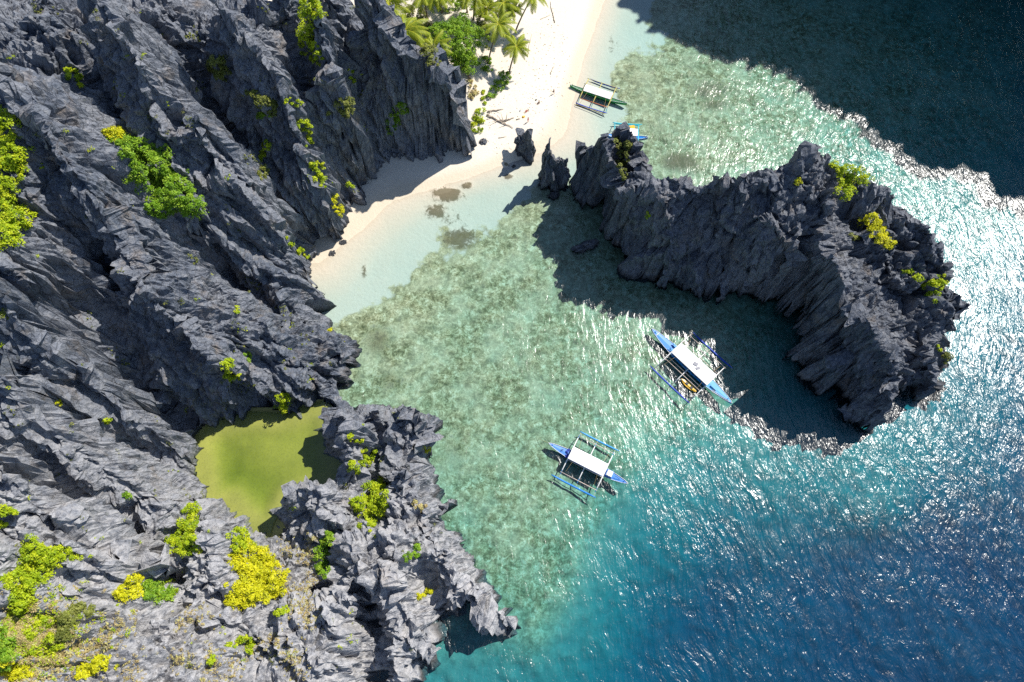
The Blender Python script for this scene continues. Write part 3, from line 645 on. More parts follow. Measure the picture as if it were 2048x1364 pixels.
for a_ in [
    ('large bright green shrub thicket in the hollow of the upper left cliff', 'green', [(268, 300, 40, 26, 20), (305, 335, 45, 42), (345, 385, 45, 45, 30), (385, 415, 34, 20, 20), (318, 420, 30, 16)], 1.8),
    ('rusty yellow shrub fringe on the upper rim of the hollow with the green thicket', 'yellow', [(240, 272, 26, 14, 15), (215, 265, 12, 7)], .8),
    ('tall yellow green shrub mass against the left edge, the upper of the two', 'lime', [(12, 265, 26, 36), (28, 320, 28, 30), (8, 340, 24, 22)], 2.),
    ('yellow green shrub mass against the left edge, the lower of the two', 'lime', [(20, 390, 24, 30), (35, 440, 34, 26), (12, 475, 32, 26)], 1.6),
    ('small round yellow green shrub alone on the pale upper left rock face', 'lime', [(148, 148, 19, 12, 10), (162, 163, 8, 10)], 1.2),
    ('tall narrow lime shrub column growing down a crevice at the top edge', 'lime', [(618, 25, 18, 36), (614, 75, 17, 34), (632, 110, 12, 22), (632, 20, 14, 20)], 1.2),
    ('dark green shrub in the shade of the big gully near the top', 'olive', [(435, 130, 18, 26), (448, 150, 12, 16)], 1.5),
    ('spreading feathery olive shrub leaning out from the cliff below the shaded gully', 'olive', [(505, 195, 20, 11), (530, 208, 22, 13, 20), (545, 222, 10, 16)], 1.8),
    ('small green shrub tucked below the feathery olive shrub', 'green', [(528, 233, 12, 9)], .8),
    ('small two lobed shrub right of the feathery olive shrub', 'lime', [(578, 204, 9, 8), (595, 207, 9, 6)], .8),
    ('trailing yellow green shrub down the ridge between two gullies', 'lime', [(604, 247, 14, 8), (618, 258, 12, 12), (618, 285, 8, 16)], 1.),
    ('loose pale shrub low on the cliff above the small beach cove', 'lime', [(632, 335, 15, 13), (642, 352, 14, 10), (645, 370, 6, 9)], 1.),
    ('orange tinged shrub at the very foot of the cliff by the sand cove', 'yellow', [(672, 405, 12, 13), (678, 424, 11, 13)], 1.3),
    ('greyish olive shrub on the dark wall above the sand cove', 'olive', [(690, 210, 17, 18), (695, 225, 14, 13), (658, 228, 8, 6)], 1.5),
    ('dark green shrub on the shaded wall of the promontory', 'green', [(800, 222, 15, 16), (790, 240, 17, 14), (782, 258, 9, 10)], 1.4),
    ('tiny yellow green shrub on the dark wall left of the palm grove', 'lime', [(702, 145, 6, 8), (706, 160, 7, 8)], .7),
    ('sparse upright shrub in the dark cleft below the long shade', 'lime', [(533, 292, 9, 12), (530, 318, 8, 13)], .9),
    ('pale green shrub on the spiky ridge right of the green thicket', 'olive', [(530, 345, 10, 14), (520, 352, 8, 10)], 1.),
    ('little lime shrub low on the ridge just left of the sand cove', 'lime', [(697, 372, 9, 9)], .8),
    ('low yellow green shrub strip at the cliff foot left of the cove', 'lime', [(575, 482, 14, 8, 20), (600, 503, 15, 9, 20), (614, 515, 8, 6)], .9),
    ('round shrub standing in the deep shade above the lagoon', 'lime', [(455, 732, 14, 12), (464, 752, 16, 14)], 1.3),
    ('round bright shrub overhanging the back edge of the lagoon', 'lime', [(568, 800, 17, 14), (568, 822, 15, 14)], 1.6),
    ('small yellow shrub in the crevice of the lower left slab', 'lime', [(222, 843, 13, 7, 10)], .7),
    ('tiny yellow patch of shrub on the pale lower left slab', 'yellow', [(116, 803, 12, 4, 35)], .4),
    ('small shrub on the left slab some way left of the lagoon', 'green', [(257, 991, 10, 8)], .8),
    ('shrub at the left edge above the pale plateau', 'lime', [(12, 1025, 18, 12), (6, 1048, 12, 8), (30, 1030, 9, 6)], 1.),
    ('lime shrub growing above the dark pit left of the lagoon outlet', 'lime', [(385, 1018, 16, 12), (388, 1040, 12, 12), (372, 1062, 24, 22), (358, 1090, 22, 22), (382, 1088, 16, 22)], 1.3),
    ('wide yellow green shrub on the lower left plateau', 'lime', [(68, 1110, 30, 24), (112, 1110, 38, 17), (80, 1140, 34, 24), (45, 1165, 34, 24), (48, 1205, 22, 22)], 1.5),
    ('dense dark green shrub cut by the lower left edge', 'green', [(10, 1280, 20, 30), (16, 1318, 20, 22)], 1.8),
    ('yellow shrub beside the round green shrub on the lower plateau', 'yellow', [(268, 1162, 16, 15), (250, 1185, 20, 14), (272, 1185, 12, 14)], 1.3),
    ('round grass green shrub beside the yellow shrub on the lower plateau', 'green', [(305, 1178, 24, 22), (330, 1190, 20, 16)], 1.6),
    ('largest bright yellow shrub filling the hollow below the lagoon', 'yellow', [(500, 1115, 40, 30), (525, 1140, 48, 36), (500, 1180, 44, 30), (480, 1195, 28, 22), (545, 1170, 26, 26)], 1.9),
    ('light green shrub on the lagoon side of the largest yellow shrub', 'lime', [(478, 1072, 20, 16), (485, 1092, 22, 14)], 1.3),
    ('narrow green shrub in the dark crevice right of the largest yellow shrub', 'green', [(655, 1078, 13, 15), (645, 1105, 13, 24), (645, 1140, 13, 22)], 1.3),
    ('large rounded lime shrub in the cleft of the foreland east of the lagoon', 'lime', [(750, 985, 26, 24), (725, 1010, 24, 18), (755, 1015, 20, 22), (735, 1045, 20, 14)], 2.),
    ('medium shrub just above the rounded lime shrub in the foreland cleft', 'lime', [(712, 935, 16, 14), (735, 915, 16, 18)], 1.4),
    ('sparse small shrub at the top of the foreland cleft', 'lime', [(705, 872, 8, 8), (718, 880, 9, 7)], .9),
    ('small twin green shrub in the middle of the foreland', 'green', [(820, 1112, 11, 9), (836, 1100, 11, 10)], 1.),
    ('yellow shrub streak on the lower foreland near the sea', 'yellow', [(842, 1192, 10, 7), (862, 1183, 14, 5)], .7),
    ('shrub in the notch at the bottom below the largest yellow shrub', 'lime', [(490, 1284, 20, 12), (460, 1290, 12, 7), (502, 1300, 10, 8)], 1.2),
    ('narrow upright lime tuft at the bottom left of the notch shrub', 'lime', [(424, 1320, 6, 14, 20)], .8),
    ('thin shrub strip under the lower right edge of the largest yellow shrub', 'lime', [(565, 1222, 20, 7, -25)], .7),
    ('olive and straw shrub right of the dry grass on the lower plateau', 'olive', [(165, 1220, 24, 14), (140, 1240, 20, 20), (130, 1268, 14, 14)], 1.),
    ('low yellow shrub at the bottom edge right of the dry grass', 'yellow', [(195, 1330, 32, 13, -20), (170, 1345, 20, 10)], .9),
    ('yellow shrub cut by the bottom left corner', 'yellow', [(40, 1345, 36, 16), (20, 1330, 18, 12)], 1.2),
    ('loose yellow green shrub amid the dry grass of the lower left corner', 'lime', [(85, 1245, 22, 12), (110, 1290, 16, 20), (70, 1300, 14, 12)], .8),
    ('low lime shrub amid the dry grass nearer the left edge', 'lime', [(35, 1225, 18, 10), (60, 1270, 12, 12)], .7),
    ('yellow shrub between the round green shrub and the largest yellow shrub', 'lime', [(350, 1185, 8, 8), (340, 1160, 8, 5)], .6),
    ('single yellow dot of shrub on the foreland beside the sea', 'yellow', [(854, 898, 7, 8)], .5),
    ('orange dry tuft low on the cliff above the small point', 'yellow', [(662, 660, 6, 5)], .4),
    ('tiny green tuft on the cliff face right of the shaded shrub', 'green', [(495, 712, 7, 8)], .5),
    ('tiny lime tuft beside the narrow dark gully above the lagoon', 'lime', [(475, 620, 8, 8)], .6),
    ('pale straw coloured plants on the flat top of the foreland', 'dry', [(835, 1010, 20, 7, 15)], .3),
]: bush(*a_)
GI = 'shrubs on the islet'
for a_ in [
    ('olive shrub hanging down the sheltered notch at the west end of the islet', 'olive', [(1235, 288, 13, 12), (1255, 295, 14, 12), (1243, 320, 12, 22), (1245, 348, 8, 14)], 1.2),
    ('large lime shrub crowning the back of the islet crest', 'lime', [(1685, 332, 34, 14), (1705, 352, 38, 20), (1690, 382, 18, 18), (1738, 358, 22, 10)], 1.8),
    ('yellow green shrub strip trailing east behind the crest of the islet', 'lime', [(1765, 362, 22, 7, 25), (1785, 375, 10, 6)], .8),
    ('bright yellow shrub alone in the middle of the islet', 'yellow', [(1738, 445, 20, 18), (1752, 468, 20, 18), (1770, 490, 14, 12)], 1.5),
    ('dim green shrub touching the bright yellow shrub on the islet', 'olive', [(1708, 474, 14, 6)], .7),
    ('ragged lime shrub on the east slope of the islet', 'lime', [(1815, 545, 12, 8, 30), (1835, 560, 12, 8, 30), (1865, 572, 20, 14), (1880, 565, 12, 12), (1865, 592, 12, 10)], 1.2),
    ('small round shrub near the south east tip of the islet', 'olive', [(1892, 715, 12, 11)], .9),
    ('tiny shrub just above the round one near the south east tip', 'lime', [(1878, 696, 6, 6)], .5),
    ('tiny yellow shrub poking over the saw edged crest of the islet', 'yellow', [(1598, 364, 9, 6)], .7),
    ('tiny yellow green tuft on the lit flank at the west of the islet', 'lime', [(1297, 434, 5, 8)], .5),
]: bush(*a_, group=GI)
GB = 'shrubs on the beach'
for a_ in [
    ('low bright green beach shrub below the rightmost full palm', 'green', [(1008, 158, 14, 14), (1000, 172, 12, 10)], 1.3),
    ('darker beach shrub below and left of the bright one', 'green', [(988, 182, 12, 12), (982, 195, 9, 9)], 1.1),
    ('green shrub at the foot of the promontory by the driftwood', 'lime', [(962, 232, 16, 14), (955, 252, 14, 14)], 1.6),
    ('loose shrub on the sand between the round tree and the palms', 'green', [(970, 128, 13, 14), (978, 142, 10, 8)], 1.3),
    ('brown twiggy shrub against the foot of the promontory', 'dry', [(946, 188, 10, 16), (940, 168, 8, 8)], .8),
    ('thin yellow green creeper on the sand beside the brown shrub', 'lime', [(962, 182, 8, 6), (968, 200, 6, 12)], .4),
]: bush(*a_, group=GB)
for a_ in [
    ('shrubby undergrowth in the gap between the cliff and the round tree', 'olive', [(870, 130, 14, 12), (855, 105, 16, 16)], 1.5),
    ('dark undergrowth beneath the palms at the top edge, left of the round tree', 'olive', [(830, 40, 26, 24), (850, 70, 20, 20), (800, 20, 20, 20)], 2.),
    ('green undergrowth beneath the palms right above the round tree', 'green', [(900, 12, 30, 14), (935, 8, 20, 14)], 2.),
    ('dark low scrub right of the round tree under the long leaning palm', 'olive', [(968, 40, 14, 26), (975, 75, 8, 20)], 1.2),
    ('small scrub around the feet of the top edge palms on the sand', 'olive', [(1005, 30, 16, 12), (1030, 12, 12, 10)], .8),
]: bush(*a_, group=GB)
def scatter(name, label, mat, n, pick, rad, per, leaf, up, seed):
    rs = np.random.RandomState(seed); cs = []
    while n > 0:
        n -= 1; h_, nr = hit(*pick(rs))
        if h_ is not None and h_.z > 2 and nr.z > .25: cs.append(tuple(h_ + nr * .08))
    A_ = np.array(cs); me = leaves_mesh(name, A_, rs.uniform(*rad, len(A_)), per, leaf, MAT[mat], rs=rs, up=up)
    tag(link(name, me), label, 'plants', kind='stuff')
def pick_cliff(rs):
    while True:
        x, y = rs.uniform(0, 1000), rs.uniform(0, 1364)
        if x < 620 or y > 860: return x, y
def pick_cluster(seed, n, sx, region):
    rr_ = np.random.RandomState(seed); cc = [(rr_.uniform(region[0], region[2]), rr_.uniform(region[1], region[3])) for _ in range(n)]
    def f(rs): c = cc[rs.randint(n)]; return c[0] + rs.normal() * sx, c[1] + rs.normal() * sx
    return f
scatter('crevice_plants', 'tiny green plants scattered in the cracks of the cliff', 'lime', 330, pick_cluster(5, 70, 4, (0, 0, 760, 1340)), (.15, .4), 12, .12, .3, 5)
scatter('crevice_plants', 'tiny straw and olive plants scattered on the ledges of the cliff', 'olive', 420, pick_cluster(6, 90, 6, (0, 0, 930, 1340)), (.15, .4), 12, .12, .3, 6)
scatter('dry_grass', 'straw coloured dry grass over the lower left plateau', 'dry', 2600, lambda rs: (abs(rs.normal() * 75) + 5, 1285 + rs.normal() * 40), (.2, .5), 16, .16, .3, 7)
scatter('dry_grass', 'straw coloured dry grass along the bottom edge of the plateau', 'dry', 900, pick_cluster(9, 16, 14, (190, 1210, 620, 1364)), (.15, .4), 14, .13, .3, 8)
scatter('dry_grass', 'ochre dry growth round the crevice below the lagoon', 'dry', 420, pick_cluster(10, 9, 9, (560, 1080, 640, 1210)), (.15, .35), 12, .12, .3, 9)

scatter('low_scrub', 'low yellow green scrub spreading through the dry grass in the lower left corner', 'lime', 420, lambda rs: (abs(rs.normal() * 80) + 5, 1265 + rs.normal() * 45), (.3, .7), 22, .17, .5, 17)
scatter('low_scrub', 'low green scrub along the ledges of the left cliff', 'olive', 260, pick_cluster(18, 34, 7, (0, 0, 720, 900)), (.2, .5), 18, .14, .5, 18)
# ------------------------------------------------------------------ coconut palms and the round tree
def frond_mesh(L, droop, seed):
    rs = np.random.RandomState(seed); V_ = []; F_ = []; T = []
    n = 26; pts = []
    for i in range(n + 1):
        t = i / n; pts.append(np.array((L * (t - .18 * droop * t * t), 0, L * (.32 * t - .75 * droop * t * t))))
    for i in range(n):      # rachis
        a_, b_ = pts[i], pts[i + 1]; w_ = .07 * (1 - i / n) + .015; k = len(V_)
        V_ += [a_ + (0, w_, 0), a_ - (0, w_, 0), b_ - (0, w_, 0), b_ + (0, w_, 0)]; F_.append((k, k + 1, k + 2, k + 3)); T.append(.9)
    for i in range(3, n + 1):
        t = i / n; d = (pts[i] - pts[i - 1]); d /= np.linalg.norm(d)
        ll = L * .24 * math.sin(math.pi * min(1, .12 + t * .86)) ** .6
        for s_ in (-1, 1):
            for o in (0, .5):
                b0 = pts[i] - d * o * L / n; dr = d * .55 + np.array((0, s_ * .85, -.28 - .2 * rs.rand())); dr /= np.linalg.norm(dr)
                e_ = b0 + dr * ll * rs.uniform(.85, 1.1) + np.array((0, 0, -.12 * ll)); wd = d * .04; k = len(V_)
                m_ = (b0 + e_) / 2 + np.array((0, 0, .05 * ll))
                V_ += [b0 - wd, b0 + wd, m_ + wd, m_ - wd, e_]; F_ += [(k, k + 1, k + 2, k + 3), (k + 3, k + 2, k + 4, k + 4)]; T += [rs.uniform(.1, .8)] * 2
    me = bpy.data.meshes.new('frond'); me.from_pydata([tuple(v) for v in V_], [], [f if f[2] != f[3] else f[:3] for f in F_])
    me.materials.append(MAT['palm']); at = me.attributes.new('tint', 'FLOAT', 'FACE'); at.data.foreach_set('value', np.array(T, np.float32)); return me
FR = [frond_mesh(4.7, .9, 1), frond_mesh(4.7, .55, 2), frond_mesh(4.4, 1.15, 3), frond_mesh(4.9, .7, 4)]
def palm(label, base, crown, h, n=19, size=1.0, seed=0):
    rs = random.Random(seed); b = P(*base, 2.0); g = down(b[0], b[1]); g = Vector((b[0], b[1], (g.z if g else 2) - .2)); c = Vector(P(*crown, h))
    r_ = empty('coconut_palm', g); tag(r_, label, 'palm tree', 'coconut palms behind the beach')
    rel = c - g; pts = []; rad = []
    for i in range(11):
        t = i / 10; pts.append(Vector((rel.x * t ** 1.25, rel.y * t ** 1.25, rel.z * t))); rad.append(.24 - .11 * t + (.12 if i == 0 else 0))
    bm = bmesh.new(); tube(bm, pts, rad, 9); bm_obj('trunk', bm, MAT['bark'], r_)
    for k in range(n):
        a = k * 2.39996 + rs.uniform(-.2, .2); pitch = 1 - k / n
        o = bpy.data.objects.new('frond', FR[min(3, int(rs.random() * 4))]); C.objects.link(o); o.parent = r_
        o.location = rel; el = -(.75 * pitch ** 1.3 - .18) + rs.uniform(-.1, .1); o.rotation_euler = (rs.uniform(-.25, .25), el, a); s_ = size * rs.uniform(.85, 1.1); o.scale = (s_,) * 3
    bm = bmesh.new()
    for k in range(6):
        a = k * 1.05; bmesh.ops.create_icosphere(bm, subdivisions=1, radius=.17, matrix=Matrix.Translation(rel + Vector((math.cos(a) * .3, math.sin(a) * .3, -.25 - .1 * (k % 2)))))
    bm_obj('coconuts', bm, MAT['nut'], r_)
MAT['nut'] = simple('coconut husk', (.2, .2, .05), .6, .3)
for q in [
    ('coconut palm with the biggest crown, directly behind the cliff crest', (826, 150), (809, 62), 14, 22, 1.5, 1),
    ('coconut palm cut by the top edge, nearest the cliff', (800, 60), (778, 8), 14, 20, 1.4, 2),
    ('coconut palm at the top edge with a thin pale trunk above the round tree', (856, 42), (846, -8), 11, 18, 1.25, 3),
    ('coconut palm at the top edge right of the round tree', (947, 44), (953, -12), 11, 18, 1.25, 4),
    ('coconut palm with long leaning trunk right of the round tree', (976, 128), (997, 49), 12, 20, 1.1, 5),
    ('coconut palm standing furthest out on the white sand', (1018, 146), (1033, 93), 10, 19, 1.0, 6),
    ('coconut palm behind the two full palms at the top edge', (985, 62), (1008, 6), 11, 19, 1.1, 7),
    ('rightmost coconut palm at the top edge with a leaning dark trunk', (1030, 66), (1066, -10), 12, 17, 1.1, 9),
    ('coconut palm half hidden between the cliff peak and the round tree', (880, 150), (866, 92), 11, 18, 1.15, 10),
    ('coconut palm at the top left of the grove against the cliff', (775, 10), (755, -35), 15, 18, 1.4, 11),
    ('coconut palm between the top edge palms, mostly cut off above', (905, 0), (900, -50), 11, 15, 1.0, 12),
    ('short coconut palm at the top edge hidden behind the long leaning palm', (935, 30), (926, -22), 11, 18, 1.2, 13),
    ('small coconut palm between the outermost palm and the top edge', (1002, 48), (1022, 18), 9, 16, .9, 14),
    ('coconut palm with its crown just touching the top of the round tree', (885, 30), (876, -14), 12, 18, 1.2, 15),
    ('low coconut palm in the tangle right below the top edge palms', (960, 40), (975, 14), 8, 16, 1.0, 16),
]: palm(*q)
def round_tree(label, base, crown, h, rad, mat, n, seed, size=.2, flat=.6):
    rs = np.random.RandomState(seed); b = P(*base, 2); c = P(*crown, h); g = down(b[0], b[1]); z0 = (g.z if g else 2) - .2
    r_ = empty('broadleaf_tree', (b[0], b[1], z0)); tag(r_, label, 'tree')
    rel = np.array((c[0] - b[0], c[1] - b[1], c[2] - z0)); cs = []
    for k in range(n):
        d = rs.normal(size=3); d /= np.linalg.norm(d); d[2] = abs(d[2]) * 1.0 - .3; l = 1 + .2 * math.sin(5 * math.atan2(d[1], d[0]) + 1) + rs.normal() * .05
        cs.append(rel + d * (rad * rs.uniform(.6, 1) * l) * np.array((1, 1, flat)))
    A_ = np.array(cs); link('crown', leaves_mesh('crown', A_, rs.uniform(.45, .95, n), 46, size, MAT[mat], rs=rs), None, r_)
    bm = bmesh.new(); tube(bm, [(0, 0, 0), rel * .35, rel * .75], [.4, .3, .15], 8); bm_obj('trunk', bm, MAT['bark'], r_)
    for k in range(9):
        bm = bmesh.new(); e_ = A_[k * (n // 9)]; m_ = (rel * .5 + e_) * .5 + (0, 0, .4); tube(bm, [rel * .4, m_, e_], [.16, .1, .04], 6); bm_obj('branch', bm, MAT['bark'], r_)
round_tree('broad round green tree in the middle of the palm grove', (918, 125), (912, 78), 7.5, 7.6, 'green', 430, 31)
round_tree('smaller green tree joined to the lower right side of the round tree', (940, 160), (930, 125), 5, 3.6, 'green', 100, 32)
round_tree('dark leafy tree in the shade at the top edge between palms', (890, -20), (885, -50), 8, 5, 'olive', 160, 33)

#PART4
# ------------------------------------------------------------------ outrigger boats
def paint(name, col, rough=.45, var=.1):
    m = M(name); p = m.n('TexCoord').outputs['Object']; n = m.noise(p, 2.2, 6, .7); f = m.noise(m.map(p, (1, 6, 1)), 1.5, 4, .6)
    c = m.mix(n, tuple(x * (1 - var * 2) for x in col), tuple(min(1, x * (1 + var)) for x in col))
    c = m.mix(m.ramp(f, [(.6, 0.), (.75, .35)]), c, (.3, .27, .22)); m.set('Base Color', c); m.set('Roughness', rough); return m.m
PM = {'blue': paint('bright blue paint', (.008, .21, .62)), 'sky': paint('light blue paint', (.05, .33, .66)), 'peri': paint('periwinkle paint', (.06, .23, .62)),
      'navy': paint('deep blue paint', (.008, .05, .42)), 'cyan': paint('turquoise paint', (.03, .5, .6)), 'green': paint('green paint', (.05, .42, .1)), 'dgreen': paint('dark green paint', (.03, .16, .06)),
      'white': paint('white paint', (.8, .79, .76)), 'canvas': simple('sun bleached canvas', (.84, .82, .79), .85, .05, 1.5), 'cream': simple('cream canvas', (.82, .76, .66), .85, .06, 1.5),
      'pole': simple('bamboo pole', (.62, .5, .42), .6, .2, 2), 'bamboo': simple('yellow bamboo', (.5, .42, .12), .6, .2, 2), 'rope': simple('rope', (.42, .3, .12), .9, .2, 8),
      'grey': simple('grey plastic', (.25, .25, .28), .6), 'dark': simple('dark gear', (.03, .035, .05), .6), 'orange': paint('orange paint', (.7, .2, .05)), 'yellow': paint('yellow plastic', (.75, .42, .01), .35, .05),
      'brown': simple('varnished plank', (.3, .16, .08), .5, .25, 3)}
def hull_mesh(bm, L, W, D=.95, z0=-.45, sheer=.55, xo=0.0, n=26, deck=True):
    """double-ended hull; returns its deck outline"""
    rings = []
    for i in range(n + 1):
        t = i / n; x = (t - .5) * L; wd = W * .5 * max(.015, (math.sin(math.pi * t)) ** .62); zs = z0 + D + sheer * abs(2 * t - 1) ** 3
        kz = z0 + .55 * abs(2 * t - 1) ** 4
        row = [(x + xo, -wd, zs), (x + xo, -wd * .93, (zs + kz) * .5), (x + xo, -wd * .5, kz + .05), (x + xo, 0, kz), (x + xo, wd * .5, kz + .05), (x + xo, wd * .93, (zs + kz) * .5), (x + xo, wd, zs)]
        rings.append([bm.verts.new(v) for v in row])
    for A_, B_ in zip(rings[:-1], rings[1:]):
        for k in range(6): bm.faces.new((A_[k], A_[k + 1], B_[k + 1], B_[k]))
    bm.faces.new(rings[0][::-1]); bm.faces.new(rings[-1])
    return rings
def deck_mesh(bm, L, W, z0=.42, sheer=.55, t0=0., t1=1., drop=.08, inset=.9, n=20):
    prev = None
    for i in range(n + 1):
        t = t0 + (t1 - t0) * i / n; x = (t - .5) * L; wd = W * .5 * inset * max(.012, math.sin(math.pi * t) ** .62); z = z0 + sheer * abs(2 * t - 1) ** 3 - drop
        r = [bm.verts.new((x, -wd, z)), bm.verts.new((x, 0, z + .04)), bm.verts.new((x, wd, z)), bm.verts.new((x, wd, z - .05)), bm.verts.new((x, -wd, z - .05))]
        if prev:
            for k in range(5): bm.faces.new((prev[k], prev[(k + 1) % 5], r[(k + 1) % 5], r[k]))
        else: bm.faces.new(r[::-1])
        prev = r
    bm.faces.new(prev)
def box(bm, c, s, rz=0.0, bev=0.0):
    m_ = Matrix.Translation(c) @ Matrix.Rotation(rz, 4, 'Z') @ Matrix.Diagonal((*s, 1)); r = bmesh.ops.create_cube(bm, size=1, matrix=m_)
    if bev: bmesh.ops.bevel(bm, geom=list({e for v in r['verts'] for e in v.link_edges}), offset=bev, segments=2, affect='EDGES')
def one(name, mat, parent, fn, smooth=False):
    bm = bmesh.new(); fn(bm); return bm_obj(name, bm, PM[mat], parent, smooth)
def canopy_mesh(bm, x0, x1, w, z, sag=.08, n=12, crown=.18):
    vs = []; m = 6
    for i in range(n + 1):
        x = x0 + (x1 - x0) * i / n; row = []
        for j in range(m + 1):
            y = (j / m - .5) * w; zz = z + crown * (1 - (2 * j / m - 1) ** 2) - sag * abs(math.sin(i / n * math.pi * 3)) * (1 - abs(2 * j / m - 1)); row.append(bm.verts.new((x, y, zz)))
        vs.append(row)
    for i in range(n):
        for j in range(m): bm.faces.new((vs[i][j], vs[i + 1][j], vs[i + 1][j + 1], vs[i][j + 1]))
    lo = [[bm.verts.new(v.co - Vector((0, 0, .07))) for v in row] for row in vs]
    for i in range(n):
        for j in range(m): bm.faces.new((lo[i][j + 1], lo[i + 1][j + 1], lo[i + 1][j], lo[i][j]))
        for j in (0, m): bm.faces.new((vs[i][j], vs[i + 1][j], lo[i + 1][j], lo[i][j]))
    for i in (0, n):
        for j in range(m): bm.faces.new((vs[i][j], vs[i][j + 1], lo[i][j + 1], lo[i][j]))
def boat(label, ends, h, beamw, hull, deck, canopy, beams, span, floats, rails, z=0.0, extras=None, beam_mat='white', bow_deck=None, stern_deck=None, end_span=None, ch=2.5):
    a_, b_ = P(*ends[0], h), P(*ends[1], h); c = (a_ + b_) / 2; d = b_ - a_; L = float(np.hypot(d[0], d[1])); rz = math.atan2(d[1], d[0])
    r_ = empty('outrigger_boat', (c[0], c[1], z), rz); tag(r_, label, 'outrigger boat', 'outrigger boats in the bay')
    hl = one('hull', hull, r_, lambda bm: hull_mesh(bm, L, beamw), True)
    def gun(bm):
        for s_ in (-1, 1):
            pts = [((t - .5) * L, s_ * beamw * .5 * max(.015, math.sin(math.pi * t) ** .62), .5 + .55 * abs(2 * t - 1) ** 3 + .03) for t in [i / 24 for i in range(25)]]; tube(bm, pts, .05, 5)
    one('gunwale', 'white' if deck != 'white' else 'sky', hl, gun)
    one('deck', deck, r_, lambda bm: deck_mesh(bm, L, beamw, .5))
    if bow_deck: one('bow_deck', bow_deck, r_, lambda bm: deck_mesh(bm, L, beamw, .56, t0=.015, t1=.27))
    if stern_deck: one('stern_deck', stern_deck, r_, lambda bm: deck_mesh(bm, L, beamw, .56, t0=.74, t1=.985))
    for t in (.06, .94):
        x = (t - .5) * L; one('stem_post', hull, r_, lambda bm: tube(bm, [(x, 0, .5), (x + (.3 if t > .5 else -.3), 0, 1.5)], [.09, .05], 6))
    cx0, cx1, cw, cm = canopy
    cn = one('canopy', cm, r_, lambda bm: canopy_mesh(bm, cx0, cx1, cw, ch))
    def posts(bm):
        for x in np.linspace(cx0 + .3, cx1 - .3, 4):
            for s_ in (-1, 1): tube(bm, [(x, s_ * beamw * .46, .4), (x, s_ * cw * .44, ch)], .04, 5)
    one('canopy_posts', 'pole', cn, posts)
    def benches(bm):
        for x in np.arange(cx0 + 1, cx1 - .6, 1.3): box(bm, (x, 0, .75), (.35, beamw * .8, .06))
    one('benches', 'brown', r_, benches)
    one('cabin_side', hull, r_, lambda bm: [box(bm, ((cx0 + cx1) / 2, s_ * beamw * .5, .72), ((cx1 - cx0) * .96, .06, .4)) for s_ in (-1, 1)])
    for x in beams:
        def bf(bm, x=x):
            pts = [(x, y * span, 1.05 + .35 * (1 - abs(y)) - .85 * max(0, abs(y) - .8) * 4) for y in (-1, -.8, -.4, 0, .4, .8, 1)]; tube(bm, pts, [.08, .1, .12, .13, .12, .1, .08], 7)
        bo = one('cross_beam', beam_mat, r_, bf, True)
        if end_span:
            def tip(bm, x=x):
                for s_ in (-1, 1): tube(bm, [(x, s_ * span * .8, 1.14), (x, s_ * span, .4)], .085, 6)
            one('beam_tip', end_span, bo, tip)
    for s_, (fm, fl, fx, fy) in zip((1, -1), floats):
        one('outrigger_float', fm, r_, lambda bm: tube(bm, [(fx + (t - .5) * fl, s_ * fy, .12 + .35 * abs(2 * t - 1) ** 4) for t in [i / 12 for i in range(13)]], [.07, .15] + [.2] * 9 + [.15, .07], 8), True)
        def stru(bm):
            for x in beams: tube(bm, [(x, s_ * span * .97, .5), (x + .1, s_ * fy, .15)], .04, 5)
        one('float_strut', 'pole', r_, stru)
    for (y, x0, x1, zz, rm) in rails: one('outrigger_rail', rm, r_, lambda bm: tube(bm, [(x0, y, zz), ((x0 + x1) / 2, y, zz + .03), (x1, y, zz)], .075, 6), True)
    def ropes(bm):
        for s_ in (-1, 1):
            for u, v in ((cx0 + 1.2, beams[0] + .8), (cx1 - 1.2, beams[-1] - .8)): tube(bm, [(u, s_ * cw * .5, ch - .1), (v, s_ * span * .8, 1.1)], .025, 4)
    one('stay_rope', 'rope', r_, ropes)
    if extras: extras(r_, L)
    return r_
def ex1(r_, L):
    def gear(bm):
        rs = random.Random(4)
        for k in range(26): box(bm, (-L * .21 + rs.uniform(-1.1, .9), rs.uniform(-.9, .9), .75 + rs.random() * .3), (rs.uniform(.15, .5), rs.uniform(.15, .4), rs.uniform(.1, .35)), rs.random() * 3)
    one('foredeck_gear', 'sky', r_, gear)
    def panel(bm): box(bm, (.7, .15, 2.72), (1.0, .75, .05), .3); box(bm, (1.7, -.25, 2.7), (.55, .9, .05), -.5)
    one('solar_panel', 'grey', r_, panel)
    def box_(bm): box(bm, (L * .29, .1, .72), (1.6, 1.15, .5), 0, .06)
    one('engine_cover', 'sky', r_, box_)
    def lad(bm):
        for s_ in (-.22, .22): tube(bm, [(L * .30, s_ - .95, .75), (L * .47, s_ * .5 - .25, 1.05)], .04, 5)
        for k in range(8): x = L * (.30 + .02 * k); tube(bm, [(x, -1.15 + .05 * k, .78 + k * .03), (x, -.7 + .04 * k, .78 + k * .03)], .03, 4)
    one('boarding_ladder', 'pole', r_, lad)
    def tie(bm): tube(bm, [(-L * .42, -.5, .95), (-L * .42, .5, .95)], .09, 6)
    one('bow_cleat', 'white', r_, tie)
